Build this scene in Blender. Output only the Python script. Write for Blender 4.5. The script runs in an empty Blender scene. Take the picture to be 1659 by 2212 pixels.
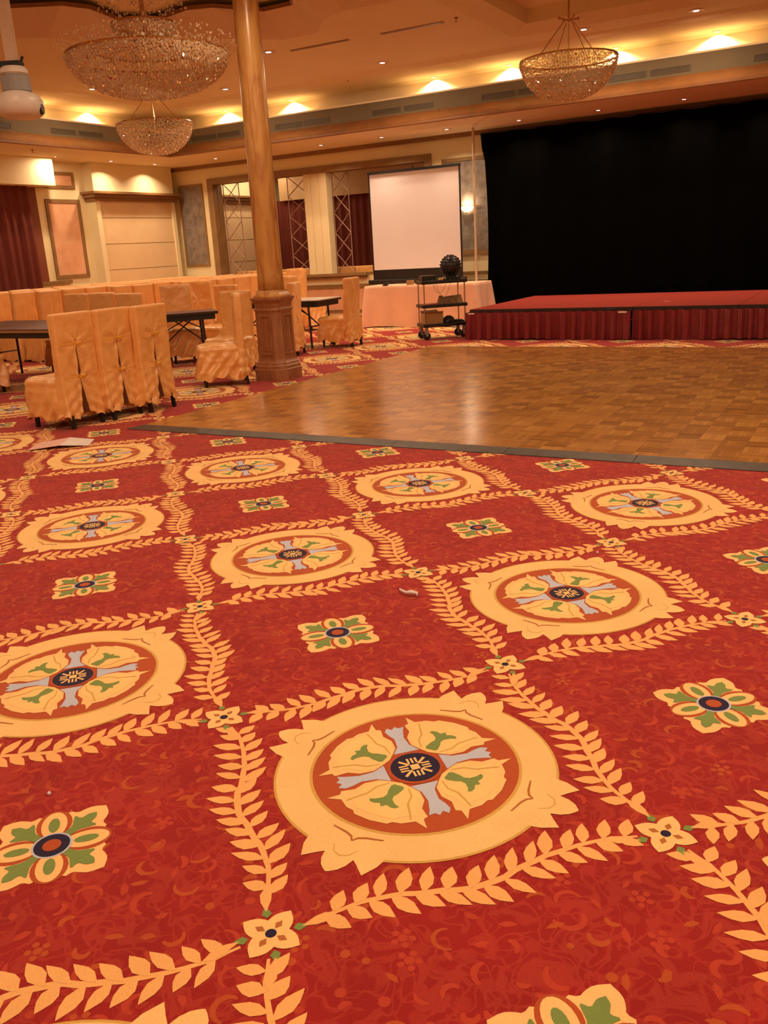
import bpy, bmesh, math, random
import numpy as np
from mathutils import Vector, Matrix, noise
from mathutils.geometry import tessellate_polygon
random.seed(7)
PI = math.pi
scn = bpy.context.scene
COL = scn.collection

# ------------------------------------------------------------------ camera, world, exposure
CAM = (1.0594, -1.9305, 1.446)
YAW, PITCH, ROLL = math.radians(-29.993), math.radians(16.819), math.radians(-3.322)
fw = Vector((math.sin(YAW)*math.cos(PITCH), math.cos(YAW)*math.cos(PITCH), -math.sin(PITCH)))
r0 = Vector((math.cos(YAW), -math.sin(YAW), 0)); u0 = r0.cross(fw)
rt = r0*math.cos(ROLL)+u0*math.sin(ROLL); up = -r0*math.sin(ROLL)+u0*math.cos(ROLL)
cd = bpy.data.cameras.new('camera'); cam = bpy.data.objects.new('camera', cd); COL.objects.link(cam)
cam.matrix_world = Matrix(((rt.x, up.x, -fw.x, CAM[0]), (rt.y, up.y, -fw.y, CAM[1]), (rt.z, up.z, -fw.z, CAM[2]), (0, 0, 0, 1)))
cd.sensor_fit = 'VERTICAL'; cd.sensor_height = 32; cd.lens = 1879.8/2212*32
cd.clip_start = .05; cd.clip_end = 100
scn.camera = cam
W = bpy.data.worlds.new('world'); scn.world = W; W.use_nodes = True
W.node_tree.nodes['Background'].inputs[0].default_value = (1, .62, .35, 1)
W.node_tree.nodes['Background'].inputs[1].default_value = .02
scn.view_settings.view_transform = 'Standard'; scn.view_settings.look = 'None'
scn.view_settings.exposure = -0.75; scn.view_settings.gamma = 1.0
scn.view_settings.use_curve_mapping = False

LAMP = (1, .72, .47)         # colour of the tungsten downlights
P_NEAR, P_MAIN, P_COVE, P_SOFF = 54, 62, 62, 26

# ------------------------------------------------------------------ materials
def newmat(name):
    m = bpy.data.materials.new(name); m.use_nodes = True
    return m, m.node_tree, m.node_tree.nodes['Principled BSDF']
def N(nt, t, **kw):
    n = nt.nodes.new(t)
    for k, v in kw.items(): setattr(n, k, v)
    return n
def plain(name, col, rough=.6, metal=0, noise_amt=.12, scale=8, bump=0, bscale=60, spec=.5, col2=None, sheen=0, coat=0, stretch=None):
    m, nt, b = newmat(name)
    tc = N(nt, 'ShaderNodeTexCoord'); mp = N(nt, 'ShaderNodeMapping')
    if stretch: mp.inputs['Scale'].default_value = stretch
    nt.links.new(tc.outputs['Object'], mp.inputs[0])
    nz = N(nt, 'ShaderNodeTexNoise'); nz.inputs['Scale'].default_value = scale; nz.inputs['Detail'].default_value = 4
    nt.links.new(mp.outputs[0], nz.inputs['Vector'])
    rp = N(nt, 'ShaderNodeValToRGB'); rp.color_ramp.elements[0].position = .3; rp.color_ramp.elements[1].position = .7
    c2 = col2 or tuple(c*(1-noise_amt) for c in col)
    rp.color_ramp.elements[0].color = (*c2, 1); rp.color_ramp.elements[1].color = (*col, 1)
    nt.links.new(nz.outputs[0], rp.inputs[0]); nt.links.new(rp.outputs[0], b.inputs['Base Color'])
    b.inputs['Roughness'].default_value = rough; b.inputs['Metallic'].default_value = metal
    b.inputs['Specular IOR Level'].default_value = spec
    if sheen: b.inputs['Sheen Weight'].default_value = sheen
    if coat: b.inputs['Coat Weight'].default_value = coat; b.inputs['Coat Roughness'].default_value = .1
    if bump:
        n2 = N(nt, 'ShaderNodeTexNoise'); n2.inputs['Scale'].default_value = bscale; n2.inputs['Detail'].default_value = 3
        nt.links.new(mp.outputs[0], n2.inputs['Vector'])
        bp = N(nt, 'ShaderNodeBump'); bp.inputs['Strength'].default_value = bump; bp.inputs['Distance'].default_value = .01
        nt.links.new(n2.outputs[0], bp.inputs['Height']); nt.links.new(bp.outputs[0], b.inputs['Normal'])
    return m
def emis(name, col, s):
    m, nt, b = newmat(name)
    b.inputs['Base Color'].default_value = (*col, 1); b.inputs['Emission Color'].default_value = (*col, 1)
    b.inputs['Emission Strength'].default_value = s
    return m

M = {}
M['cream'] = plain('cream wall paint', (.84, .74, .44), .7, scale=3, noise_amt=.05)
M['panelcream'] = plain('cream grooved panelling', (.78, .58, .32), .6, scale=3, noise_amt=.06)
M['ceiling'] = plain('ceiling paint', (.82, .68, .42), .75, scale=2, noise_amt=.05)
M['coffer'] = plain('coffer facet paint', (.80, .62, .46), .6, scale=2, noise_amt=.05)
M['woodtrim'] = plain('brown timber trim', (.30, .145, .05), .45, scale=5, noise_amt=.3, stretch=(1, 1, 12))
M['frame'] = plain('olive brown timber frame', (.30, .17, .06), .5, scale=5, noise_amt=.25)
M['crown'] = plain('stained cornice timber', (.24, .095, .028), .4, scale=4, noise_amt=.25)
M['fascia'] = plain('grey beige fascia', (.15, .112, .06), .8, scale=4, noise_amt=.08)
M['grille'] = plain('dark air grille', (.10, .07, .04), .6, scale=20)
M['pinkpanel'] = plain('pink marbled panel', (.78, .46, .28), .55, scale=5, col2=(.68, .36, .19))
M['slate'] = plain('grey marbled panel', (.30, .25, .20), .45, scale=7, col2=(.15, .12, .095))
M['curtainred'] = plain('dark red curtain cloth', (.16, .022, .010), .85, scale=6, noise_amt=.3, stretch=(6, 6, .5))
M['brownrecess'] = plain('brown recess board', (.22, .06, .022), .6, scale=4)
M['black'] = plain('black drape', (.0016, .0014, .0009), 1.0, scale=5, noise_amt=.3, spec=.03)
M['blackplastic'] = plain('black plastic', (.012, .012, .012), .35, scale=9)
M['blackmetal'] = plain('black painted steel', (.012, .010, .009), .45, scale=9)
M['chrome'] = plain('brushed steel', (.6, .52, .44), .3, metal=1, scale=15)
M['polewhite'] = plain('pale pole paint', (.62, .45, .30), .4, scale=9)
M['screen'] = plain('matte screen cloth', (.80, .75, .76), .8, scale=2, noise_amt=.03)
M['tablepink'] = plain('peach table linen', (.86, .50, .33), .8, scale=4, noise_amt=.08, bump=.1)
M['stagetop'] = plain('red stage carpet', (.33, .045, .032), .95, scale=40, noise_amt=.25, spec=.1)
M['skirt'] = plain('maroon skirting cloth', (.25, .009, .018), .42, scale=9, noise_amt=.2, sheen=.3)
M['stageedge'] = plain('dark stage edge strip', (.035, .012, .012), .5)
M['tabletop'] = plain('dark varnished table top', (.13, .036, .024), .42, scale=6, noise_amt=.4)
M['tabletop3'] = plain('pale laminate table top', (.72, .66, .60), .3, scale=6)
M['tableedge'] = plain('tan table edge', (.42, .24, .11), .5)
M['bow'] = plain('bright yellow ribbon', (.95, .50, .035), .5, scale=20, sheen=.2)
M['cardboard'] = plain('cardboard', (.46, .26, .09), .85, scale=12)
M['bagbrown'] = plain('brown paper bag', (.30, .17, .07), .8, scale=10, noise_amt=.4)
M['redfolder'] = plain('red folder', (.45, .05, .02), .6)
M['greyplastic'] = plain('grey plastic', (.30, .29, .28), .5)
M['whiteplastic'] = plain('white plastic', (.72, .64, .55), .4)
M['metalstrip'] = plain('grey metal edging', (.115, .105, .095), .45, metal=.4, scale=14, noise_amt=.3)
M['paper'] = plain('printed paper', (.80, .60, .50), .7, scale=30, col2=(.80, .40, .32))
M['paperwhite'] = plain('white paper', (.85, .80, .76), .7, scale=20)
M['glowlens'] = emis('lit downlight lens', (1, .80, .72), 9)
M['glowcove'] = emis('lit cove lamp lens', (1, .70, .42), 9)
M['sconce'] = emis('lit sconce glass', (1, .72, .40), 9)
M['trimring'] = plain('downlight trim ring', (.75, .58, .42), .4)
M['brass'] = plain('aged brass', (.55, .30, .10), .3, metal=.9, scale=12)

def satin(name, c1, c2):
    m, nt, b = newmat(name)
    tc = N(nt, 'ShaderNodeTexCoord'); nz = N(nt, 'ShaderNodeTexNoise'); nz.inputs['Scale'].default_value = 5; nz.inputs['Detail'].default_value = 5
    nz.inputs['Distortion'].default_value = .6
    nt.links.new(tc.outputs['Object'], nz.inputs['Vector'])
    rp = N(nt, 'ShaderNodeValToRGB'); rp.color_ramp.elements[0].position = .3; rp.color_ramp.elements[1].position = .7
    rp.color_ramp.elements[0].color = (*c2, 1); rp.color_ramp.elements[1].color = (*c1, 1)
    nt.links.new(nz.outputs[0], rp.inputs[0]); nt.links.new(rp.outputs[0], b.inputs['Base Color'])
    b.inputs['Roughness'].default_value = .31; b.inputs['Specular IOR Level'].default_value = 1.0; b.inputs['Sheen Weight'].default_value = .25
    b.inputs['Sheen Tint'].default_value = (1, .75, .4, 1)
    n2 = N(nt, 'ShaderNodeTexNoise'); n2.inputs['Scale'].default_value = 9; n2.inputs['Detail'].default_value = 4; n2.inputs['Distortion'].default_value = 1.2
    nt.links.new(tc.outputs['Object'], n2.inputs['Vector'])
    bp = N(nt, 'ShaderNodeBump'); bp.inputs['Strength'].default_value = .35; bp.inputs['Distance'].default_value = .02
    nt.links.new(n2.outputs[0], bp.inputs['Height']); nt.links.new(bp.outputs[0], b.inputs['Normal'])
    return m
M['satin'] = satin('gold satin chair cloth', (.92, .50, .17), (.82, .40, .115))

def crystal():
    m, nt, b = newmat('cut crystal')
    b.inputs['Base Color'].default_value = (.78, .58, .36, 1); b.inputs['Roughness'].default_value = .04
    b.inputs['Specular IOR Level'].default_value = 1.0; b.inputs['IOR'].default_value = 2.0
    b.inputs['Alpha'].default_value = .5
    return m
M['crystal'] = crystal()
M['facet'] = plain('mirror bright crystal facet', (1, .95, .85), .03, metal=1, noise_amt=.02)

def marble_col():
    m, nt, b = newmat('amber painted marble')
    tc = N(nt, 'ShaderNodeTexCoord'); mp = N(nt, 'ShaderNodeMapping'); mp.inputs['Scale'].default_value = (5, 5, 1.2); mp.inputs['Rotation'].default_value = (.3, .5, 0)
    nt.links.new(tc.outputs['Object'], mp.inputs[0])
    nz = N(nt, 'ShaderNodeTexNoise'); nz.inputs['Scale'].default_value = 1.6; nz.inputs['Detail'].default_value = 8; nz.inputs['Distortion'].default_value = 1.5
    nt.links.new(mp.outputs[0], nz.inputs['Vector'])
    rp = N(nt, 'ShaderNodeValToRGB'); e = rp.color_ramp.elements
    e[0].position = .35; e[0].color = (.44, .19, .055, 1); e[1].position = .62; e[1].color = (.60, .33, .09, 1)
    x = e.new(.5); x.color = (.56, .28, .075, 1)
    nt.links.new(nz.outputs[0], rp.inputs[0]); nt.links.new(rp.outputs[0], b.inputs['Base Color'])
    b.inputs['Roughness'].default_value = .28
    return m
M['innerback'] = plain('dark brown upholstery', (.12, .035, .012), .9)
M['marble'] = marble_col()
M['pedwood'] = plain('carved reddish wood', (.40, .175, .075), .42, scale=5, col2=(.27, .10, .04), stretch=(5, 5, .8), bump=.1)

def parquet():
    m, nt, b = newmat('basket weave parquet')
    tc = N(nt, 'ShaderNodeTexCoord'); sep = N(nt, 'ShaderNodeSeparateXYZ'); nt.links.new(tc.outputs['Object'], sep.inputs[0])
    def mt(op, a, bb=None, c=None):
        n = N(nt, 'ShaderNodeMath', operation=op)
        for i, v in enumerate((a, bb, c)):
            if v is None: continue
            if isinstance(v, (int, float)): n.inputs[i].default_value = v
            else: nt.links.new(v, n.inputs[i])
        return n.outputs[0]
    S = .165
    x = mt('DIVIDE', sep.outputs[0], S); y = mt('DIVIDE', sep.outputs[1], S)
    cx = mt('FLOOR', x); cy = mt('FLOOR', y); fx = mt('FRACT', x); fy = mt('FRACT', y)
    par = mt('FLOORED_MODULO', mt('ADD', cx, cy), 2)
    al = mt('ADD', mt('MULTIPLY', fx, par), mt('MULTIPLY', fy, mt('SUBTRACT', 1, par)))
    st = mt('MULTIPLY', al, 5); si = mt('FLOOR', st); sf = mt('FRACT', st)
    cmb = N(nt, 'ShaderNodeCombineXYZ')
    nt.links.new(cx, cmb.inputs[0]); nt.links.new(cy, cmb.inputs[1]); nt.links.new(si, cmb.inputs[2])
    wn = N(nt, 'ShaderNodeTexWhiteNoise', noise_dimensions='3D'); nt.links.new(cmb.outputs[0], wn.inputs['Vector'])
    cm2 = N(nt, 'ShaderNodeCombineXYZ'); nt.links.new(cx, cm2.inputs[0]); nt.links.new(cy, cm2.inputs[1])
    wn2 = N(nt, 'ShaderNodeTexWhiteNoise', noise_dimensions='3D'); nt.links.new(cm2.outputs[0], wn2.inputs['Vector'])
    mp = N(nt, 'ShaderNodeMapping'); mp.inputs['Scale'].default_value = (30, 30, 1); nt.links.new(tc.outputs['Object'], mp.inputs[0])
    nz = N(nt, 'ShaderNodeTexNoise'); nz.inputs['Scale'].default_value = 1; nz.inputs['Detail'].default_value = 4; nt.links.new(mp.outputs[0], nz.inputs['Vector'])
    v = mt('ADD', mt('MULTIPLY', wn.outputs[0], .28), mt('ADD', mt('MULTIPLY', wn2.outputs[0], .34), mt('ADD', mt('MULTIPLY', par, .13), mt('MULTIPLY', nz.outputs[0], .22))))
    rp = N(nt, 'ShaderNodeValToRGB'); e = rp.color_ramp.elements
    e[0].position = .1; e[0].color = (.27, .105, .022, 1); e[1].position = .9; e[1].color = (.62, .31, .072, 1)
    x5 = e.new(.5); x5.color = (.46, .205, .043, 1)
    nt.links.new(v, rp.inputs[0])
    gap = mt('MINIMUM', mt('MINIMUM', sf, mt('SUBTRACT', 1, sf)), mt('MULTIPLY', mt('MINIMUM', mt('MINIMUM', fx, mt('SUBTRACT', 1, fx)), mt('MINIMUM', fy, mt('SUBTRACT', 1, fy))), 5))
    g = N(nt, 'ShaderNodeMapRange'); nt.links.new(gap, g.inputs[0]); g.inputs[1].default_value = 0; g.inputs[2].default_value = .06; g.inputs[3].default_value = .6; g.inputs[4].default_value = 1
    mx = N(nt, 'ShaderNodeMix', data_type='RGBA', blend_type='MULTIPLY'); mx.inputs[0].default_value = 1
    nt.links.new(rp.outputs[0], mx.inputs[6]); nt.links.new(g.outputs[0], mx.inputs[7])
    nt.links.new(mx.outputs[2], b.inputs['Base Color'])
    b.inputs['Roughness'].default_value = .21; b.inputs['Specular IOR Level'].default_value = .6
    n3 = N(nt, 'ShaderNodeTexNoise'); n3.inputs['Scale'].default_value = 7; nt.links.new(tc.outputs['Object'], n3.inputs['Vector'])
    bp = N(nt, 'ShaderNodeBump'); bp.inputs['Strength'].default_value = .05; bp.inputs['Distance'].default_value = .01
    nt.links.new(n3.outputs[0], bp.inputs['Height']); nt.links.new(bp.outputs[0], b.inputs['Normal'])
    return m
M['parquet'] = parquet()

def carpet(name, col, pattern=False, var=.12):
    m, nt, b = newmat(name)
    tc = N(nt, 'ShaderNodeTexCoord')
    fine = N(nt, 'ShaderNodeTexNoise'); fine.inputs['Scale'].default_value = 260; fine.inputs['Detail'].default_value = 1
    nt.links.new(tc.outputs['Object'], fine.inputs['Vector'])
    med = N(nt, 'ShaderNodeTexNoise'); med.inputs['Scale'].default_value = 5; med.inputs['Detail'].default_value = 4
    nt.links.new(tc.outputs['Object'], med.inputs['Vector'])
    add = N(nt, 'ShaderNodeMath', operation='ADD'); nt.links.new(fine.outputs[0], add.inputs[0]); nt.links.new(med.outputs[0], add.inputs[1])
    mr = N(nt, 'ShaderNodeMapRange'); nt.links.new(add.outputs[0], mr.inputs[0]); mr.inputs[1].default_value = .6; mr.inputs[2].default_value = 1.4
    mr.inputs[3].default_value = 1-var; mr.inputs[4].default_value = 1+var
    mul = N(nt, 'ShaderNodeMix', data_type='RGBA', blend_type='MULTIPLY'); mul.inputs[0].default_value = 1
    nt.links.new(mr.outputs[0], mul.inputs[7])
    if pattern:
        src = None
        def line(scale, w, off, dist=.8, det=1.0):
            mp = N(nt, 'ShaderNodeMapping'); mp.inputs['Location'].default_value = (off, off*1.7, 0)
            nt.links.new(tc.outputs['Object'], mp.inputs[0])
            n = N(nt, 'ShaderNodeTexNoise', noise_dimensions='2D'); n.inputs['Scale'].default_value = scale; n.inputs['Detail'].default_value = det; n.inputs['Distortion'].default_value = dist
            nt.links.new(mp.outputs[0], n.inputs['Vector'])
            s = N(nt, 'ShaderNodeMath', operation='SUBTRACT'); nt.links.new(n.outputs[0], s.inputs[0]); s.inputs[1].default_value = .5
            a = N(nt, 'ShaderNodeMath', operation='ABSOLUTE'); nt.links.new(s.outputs[0], a.inputs[0])
            r = N(nt, 'ShaderNodeMapRange'); nt.links.new(a.outputs[0], r.inputs[0]); r.inputs[1].default_value = w*.4; r.inputs[2].default_value = w; r.inputs[3].default_value = 1; r.inputs[4].default_value = 0
            return r.outputs[0]
        def blob(scale, th, off):
            mp = N(nt, 'ShaderNodeMapping'); mp.inputs['Location'].default_value = (off, off*.7, 0)
            nt.links.new(tc.outputs['Object'], mp.inputs[0])
            n = N(nt, 'ShaderNodeTexVoronoi', voronoi_dimensions='2D'); n.inputs['Scale'].default_value = scale
            nt.links.new(mp.outputs[0], n.inputs['Vector'])
            r = N(nt, 'ShaderNodeMapRange'); nt.links.new(n.outputs['Distance'], r.inputs[0]); r.inputs[1].default_value = th*.7; r.inputs[2].default_value = th; r.inputs[3].default_value = .8; r.inputs[4].default_value = 0
            return r.outputs[0]
        def mx(a, c):
            n = N(nt, 'ShaderNodeMath', operation='MAXIMUM'); nt.links.new(a, n.inputs[0]); nt.links.new(c, n.inputs[1]); return n.outputs[0]
        f0 = mx(mx(line(12, .05, 0), line(13.5, .05, 7.3)), blob(9, .20, 3)); fm = N(nt, 'ShaderNodeMath', operation='MULTIPLY'); nt.links.new(f0, fm.inputs[0]); fm.inputs[1].default_value = .6; f = fm.outputs[0]
        mxn = N(nt, 'ShaderNodeMix', data_type='RGBA'); nt.links.new(f, mxn.inputs[0])
        mxn.inputs[6].default_value = (*col, 1); mxn.inputs[7].default_value = (.43, .042, .024, 1)
        nt.links.new(mxn.outputs[2], mul.inputs[6])
    else:
        mul.inputs[6].default_value = (*col, 1)
    nt.links.new(mul.outputs[2], b.inputs['Base Color'])
    b.inputs['Roughness'].default_value = 1; b.inputs['Specular IOR Level'].default_value = .1
    b.inputs['Sheen Weight'].default_value = .12; b.inputs['Sheen Roughness'].default_value = .6
    bp = N(nt, 'ShaderNodeBump'); bp.inputs['Strength'].default_value = .3; bp.inputs['Distance'].default_value = .003
    nt.links.new(fine.outputs[0], bp.inputs['Height']); nt.links.new(bp.outputs[0], b.inputs['Normal'])
    return m
CARP = [carpet('carpet red ground', (.32, .0125, .0115), True, .22), carpet('carpet golden yellow', (.94, .60, .23)),
        carpet('carpet vine orange', (.88, .47, .16)), carpet('carpet rust', (.46, .085, .022)),
        carpet('carpet navy', (.018, .012, .045)), carpet('carpet green', (.20, .29, .075)),
        carpet('carpet grey blue', (.52, .58, .72)), carpet('carpet olive outline', (.66, .40, .09)),
        carpet('carpet dark brown line', (.45, .15, .04)), carpet('carpet light yellow', (.95, .64, .23))]
CARP += [carpet('carpet scroll red', (.46, .050, .022)), carpet('carpet scroll orange', (.46, .078, .018))]
RED, GOLD, VINE, RUST, NAVY, GREEN, BLUE, OLIVE, BROWN, LYEL, SCR, SCO = range(12)

# ------------------------------------------------------------------ mesh builder
class MB:
    def __init__(s): s.v = []; s.f = []; s.m = []
    def add(s, vs, fs, mi=0):
        o = len(s.v); s.v += [tuple(v) for v in vs]; s.f += [tuple(i+o for i in f) for f in fs]; s.m += [mi]*len(fs)
    def box(s, x0, x1, y0, y1, z0, z1, mi=0):
        s.add([(x0, y0, z0), (x1, y0, z0), (x1, y1, z0), (x0, y1, z0), (x0, y0, z1), (x1, y0, z1), (x1, y1, z1), (x0, y1, z1)],
              [(0, 3, 2, 1), (4, 5, 6, 7), (0, 1, 5, 4), (1, 2, 6, 5), (2, 3, 7, 6), (3, 0, 4, 7)], mi)
    def bar(s, a, b, w, h=None, mi=0, roll=0):
        a = Vector(a); b = Vector(b); h = h or w; d = (b-a).normalized()
        u = d.cross(Vector((0, 0, 1)));
        if u.length < 1e-3: u = Vector((1, 0, 0))
        u.normalize(); v = d.cross(u)
        if roll: q = Matrix.Rotation(roll, 3, d); u = q @ u; v = q @ v
        vs = [p + u*sx*w/2 + v*sy*h/2 for p in (a, b) for sx, sy in ((-1, -1), (1, -1), (1, 1), (-1, 1))]
        s.add(vs, [(0, 1, 2, 3), (7, 6, 5, 4), (0, 4, 5, 1), (1, 5, 6, 2), (2, 6, 7, 3), (3, 7, 4, 0)], mi)
    def tube(s, pts, r, n=8, mi=0, cap=True):
        pts = [Vector(p) for p in pts]; rs = r if isinstance(r, (list, tuple)) else [r]*len(pts)
        prev = None; base = []
        for i, p in enumerate(pts):
            d = (pts[min(i+1, len(pts)-1)] - pts[max(i-1, 0)]).normalized()
            if prev is None:
                u = d.cross(Vector((0, 0, 1)));
                if u.length < 1e-3: u = Vector((1, 0, 0))
            else: u = prev - d*prev.dot(d)
            u.normalize(); prev = u; v = d.cross(u)
            base += [p + (u*math.cos(t)+v*math.sin(t))*rs[i] for t in (2*PI*k/n for k in range(n))]
        fs = [(i*n+k, i*n+(k+1) % n, (i+1)*n+(k+1) % n, (i+1)*n+k) for i in range(len(pts)-1) for k in range(n)]
        if cap: fs += [tuple(reversed(range(n))), tuple(range((len(pts)-1)*n, len(pts)*n))]
        s.add(base, fs, mi)
    def lathe(s, prof, c=(0, 0, 0), n=24, mi=0, ax='z'):
        vs = []
        for r, z in prof:
            for k in range(n):
                t = 2*PI*k/n
                p = (r*math.cos(t), r*math.sin(t), z) if ax == 'z' else ((z, r*math.cos(t), r*math.sin(t)) if ax == 'x' else (r*math.cos(t), z, r*math.sin(t)))
                vs.append((c[0]+p[0], c[1]+p[1], c[2]+p[2]))
        fs = [(i*n+k, i*n+(k+1) % n, (i+1)*n+(k+1) % n, (i+1)*n+k) for i in range(len(prof)-1) for k in range(n)]
        fs += [tuple(reversed(range(n))), tuple(range((len(prof)-1)*n, len(prof)*n))]
        s.add(vs, fs, mi)
    def sphere(s, c, r, n=12, m=8, mi=0, sz=1):
        s.lathe([(max(r*math.sin(PI*i/m), 1e-4), -r*sz*math.cos(PI*i/m)) for i in range(m+1)], c, n, mi)
    def octa(s, c, r, h=None, mi=0):
        h = h or r; x, y, z = c
        q = Matrix.Rotation(random.uniform(0, PI), 3, Vector((random.uniform(-1, 1), random.uniform(-1, 1), 1.2)).normalized())
        s.add([Vector(c)+q @ Vector(v) for v in ((r, 0, 0), (0, r, 0), (-r, 0, 0), (0, -r, 0), (0, 0, h), (0, 0, -h))],
              [(0, 1, 4), (1, 2, 4), (2, 3, 4), (3, 0, 4), (1, 0, 5), (2, 1, 5), (3, 2, 5), (0, 3, 5)], 1 if random.random() < .10 else 0)
    def ring_rect(s, x0, x1, z0, z1, w, y0, y1, mi=0, axis='y'):   # rectangular frame, bars of width w
        for a, b, c, d in ((x0, x1, z0, z0+w), (x0, x1, z1-w, z1), (x0, x0+w, z0+w, z1-w), (x1-w, x1, z0+w, z1-w)):
            if axis == 'y': s.box(a, b, y0, y1, c, d, mi)
            else: s.box(y0, y1, a, b, c, d, mi)
    def build(s, name, mat, parent=None, smooth=False, loc=None, bevel=0):
        me = bpy.data.meshes.new(name); me.from_pydata(s.v, [], s.f)
        for m_ in (mat if isinstance(mat, list) else [mat]): me.materials.append(m_)
        if isinstance(mat, list): me.polygons.foreach_set('material_index', s.m)
        if smooth: me.polygons.foreach_set('use_smooth', [True]*len(me.polygons))
        me.update()
        o = bpy.data.objects.new(name, me); COL.objects.link(o)
        if parent: o.parent = parent
        if loc: o.location = loc
        if bevel:
            md = o.modifiers.new('bevel', 'BEVEL'); md.width = bevel; md.segments = 2; md.limit_method = 'ANGLE'
        return o
def thing(name, label, cat, loc=(0, 0, 0), rz=0, group=None):
    o = bpy.data.objects.new(name, None); COL.objects.link(o); o.location = loc; o.rotation_euler = (0, 0, rz)
    o.empty_display_size = .1; o['label'] = label; o['category'] = cat
    if group: o['group'] = group
    return o
def tag(o, label, cat, group=None):
    o['label'] = label; o['category'] = cat
    if group: o['group'] = group
    return o
def struct(o): o['kind'] = 'structure'; return o
def dup(root, loc, rz, label=None, group=None, scale=None):
    r = root.copy(); COL.objects.link(r); r.location = loc; r.rotation_euler = (0, 0, rz)
    if label: r['label'] = label
    if group: r['group'] = group
    elif 'group' in r and label: del r['group']
    if scale: r.scale = scale
    for ch in list(root.children):
        c = ch.copy(); COL.objects.link(c); c.parent = r
        for g in ch.children:
            d = g.copy(); COL.objects.link(d); d.parent = c
    return r

# ------------------------------------------------------------------ the floor: carpet drawn as laid shapes
SQ = math.sqrt(.5)
def lat(u, v): return ((u-v)*SQ, (u+v)*SQ)
fl_ = MB()
fl_.add([(-13.35, -8, 0), (8, -8, 0), (8, 14.2, 0), (-13.35, 14.2, 0)], [(0, 1, 2, 3)], RED)
ZC = [0]
def poly(pts, z, mi, c=(0, 0)):
    ZC[0] = (ZC[0]+1) % 89; z += ZC[0]*1e-6
    fl_.add([(*lat(p[0]+c[0], p[1]+c[1]), z) for p in pts], [tuple(range(len(pts)))], mi)
def rotp(pts, a):
    ca, sa = math.cos(a), math.sin(a); return [(x*ca-y*sa, x*sa+y*ca) for x, y in pts]
def circ(r, n=48): return [(r*math.cos(2*PI*k/n), r*math.sin(2*PI*k/n)) for k in range(n)]
def smoothp(pts, it=1):
    for _ in range(it):
        q = []
        for i in range(len(pts)):
            a = pts[i]; b = pts[(i+1) % len(pts)]
            q += [(a[0]*.75+b[0]*.25, a[1]*.75+b[1]*.25), (a[0]*.25+b[0]*.75, a[1]*.25+b[1]*.75)]
        pts = q
    return pts
def mir(half): return half + [(x, -y) for x, y in reversed(half)]
def strip(line, w, z, mi, c=(0, 0)):
    L_ = []; R_ = []
    for i, p in enumerate(line):
        a = line[max(i-1, 0)]; b = line[min(i+1, len(line)-1)]; dx, dy = b[0]-a[0], b[1]-a[1]; l = math.hypot(dx, dy) or 1
        nx, ny = -dy/l, dx/l; ww = w*(.35 + .65*math.sin(PI*(i+.5)/len(line)))
        L_.append((p[0]+nx*ww/2, p[1]+ny*ww/2)); R_.append((p[0]-nx*ww/2, p[1]-ny*ww/2))
    poly(L_+R_[::-1], z, mi, c)
# shapes: "axis" along +x, mirrored about it, then rotated
PETAL = mir([(.085, .0), (.092, .035), (.100, .065), (.13, .095), (.165, .105), (.19, .135), (.205, .130), (.235, .155), (.222, .115), (.245, .085), (.250, .06), (.262, .05), (.268, .0)])
PETL2 = mir([(.085, .0), (.096, .045), (.125, .08), (.17, .088), (.20, .105), (.215, .08), (.238, .055), (.243, .0)])
FLEUR = mir([(.36, .0), (.365, .10), (.395, .115), (.448, .082), (.415, .055), (.44, .05), (.472, .028), (.484, .0)])
FLEUR = mir([(.34, .0), (.37, .10), (.388, .113), (.418, .108), (.460, .088), (.436, .062), (.420, .042), (.446, .036), (.466, .024), (.478, .010), (.484, 0)])
GREENY = [(.100, -.014), (.108, -.020), (.135, -.016), (.15, -.010), (.165, -.014), (.180, -.030), (.186, -.046), (.196, -.040), (.198, -.026), (.192, -.010), (.205, 0),
          (.192, .010), (.198, .026), (.196, .040), (.186, .046), (.180, .030), (.165, .014), (.15, .010), (.135, .016), (.108, .020), (.100, .014)]
BLUEP = [(.085, -.040), (.12, -.020), (.165, -.016), (.205, -.026), (.225, -.034), (.222, -.016), (.234, -.006), (.220, .006), (.234, .020), (.215, .030), (.19, .024), (.165, .014), (.12, .018), (.085, .040)]
SQARM = smoothp(mir([(.03, 0), (.035, .012), (.080, .048), (.098, .058), (.126, .074), (.132, .046), (.150, .042), (.172, .030), (.190, 0)]), 1)
SQGRN = smoothp(mir([(.045, 0), (.05, .012), (.080, .013), (.100, .030), (.118, .044), (.116, .018), (.130, .016), (.142, .014), (.156, 0)]), 1)
SQOVL = [(.03+.057*(1-math.cos(t))*1.02, .034*math.sin(t)) for t in (2*PI*k/20 for k in range(20))]
SQOVG = [(.055+.032*(1-math.cos(t)), .015*math.sin(t)) for t in (2*PI*k/14 for k in range(14))]
NODEP = smoothp(mir([(.0, 0), (.012, .030), (.045, .028), (.062, .018), (.078, 0)]), 1)
NODEIN = [(.016, 0), (.030, .009), (.044, 0), (.030, -.009)]
NODEG = [(.050, 0), (.062, .012), (.082, .004), (.082, -.004), (.062, -.012)]
Z1, Z2, Z3, Z4, Z5, Z6 = .0006, .0010, .0014, .0018, .0022, .0026
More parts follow.
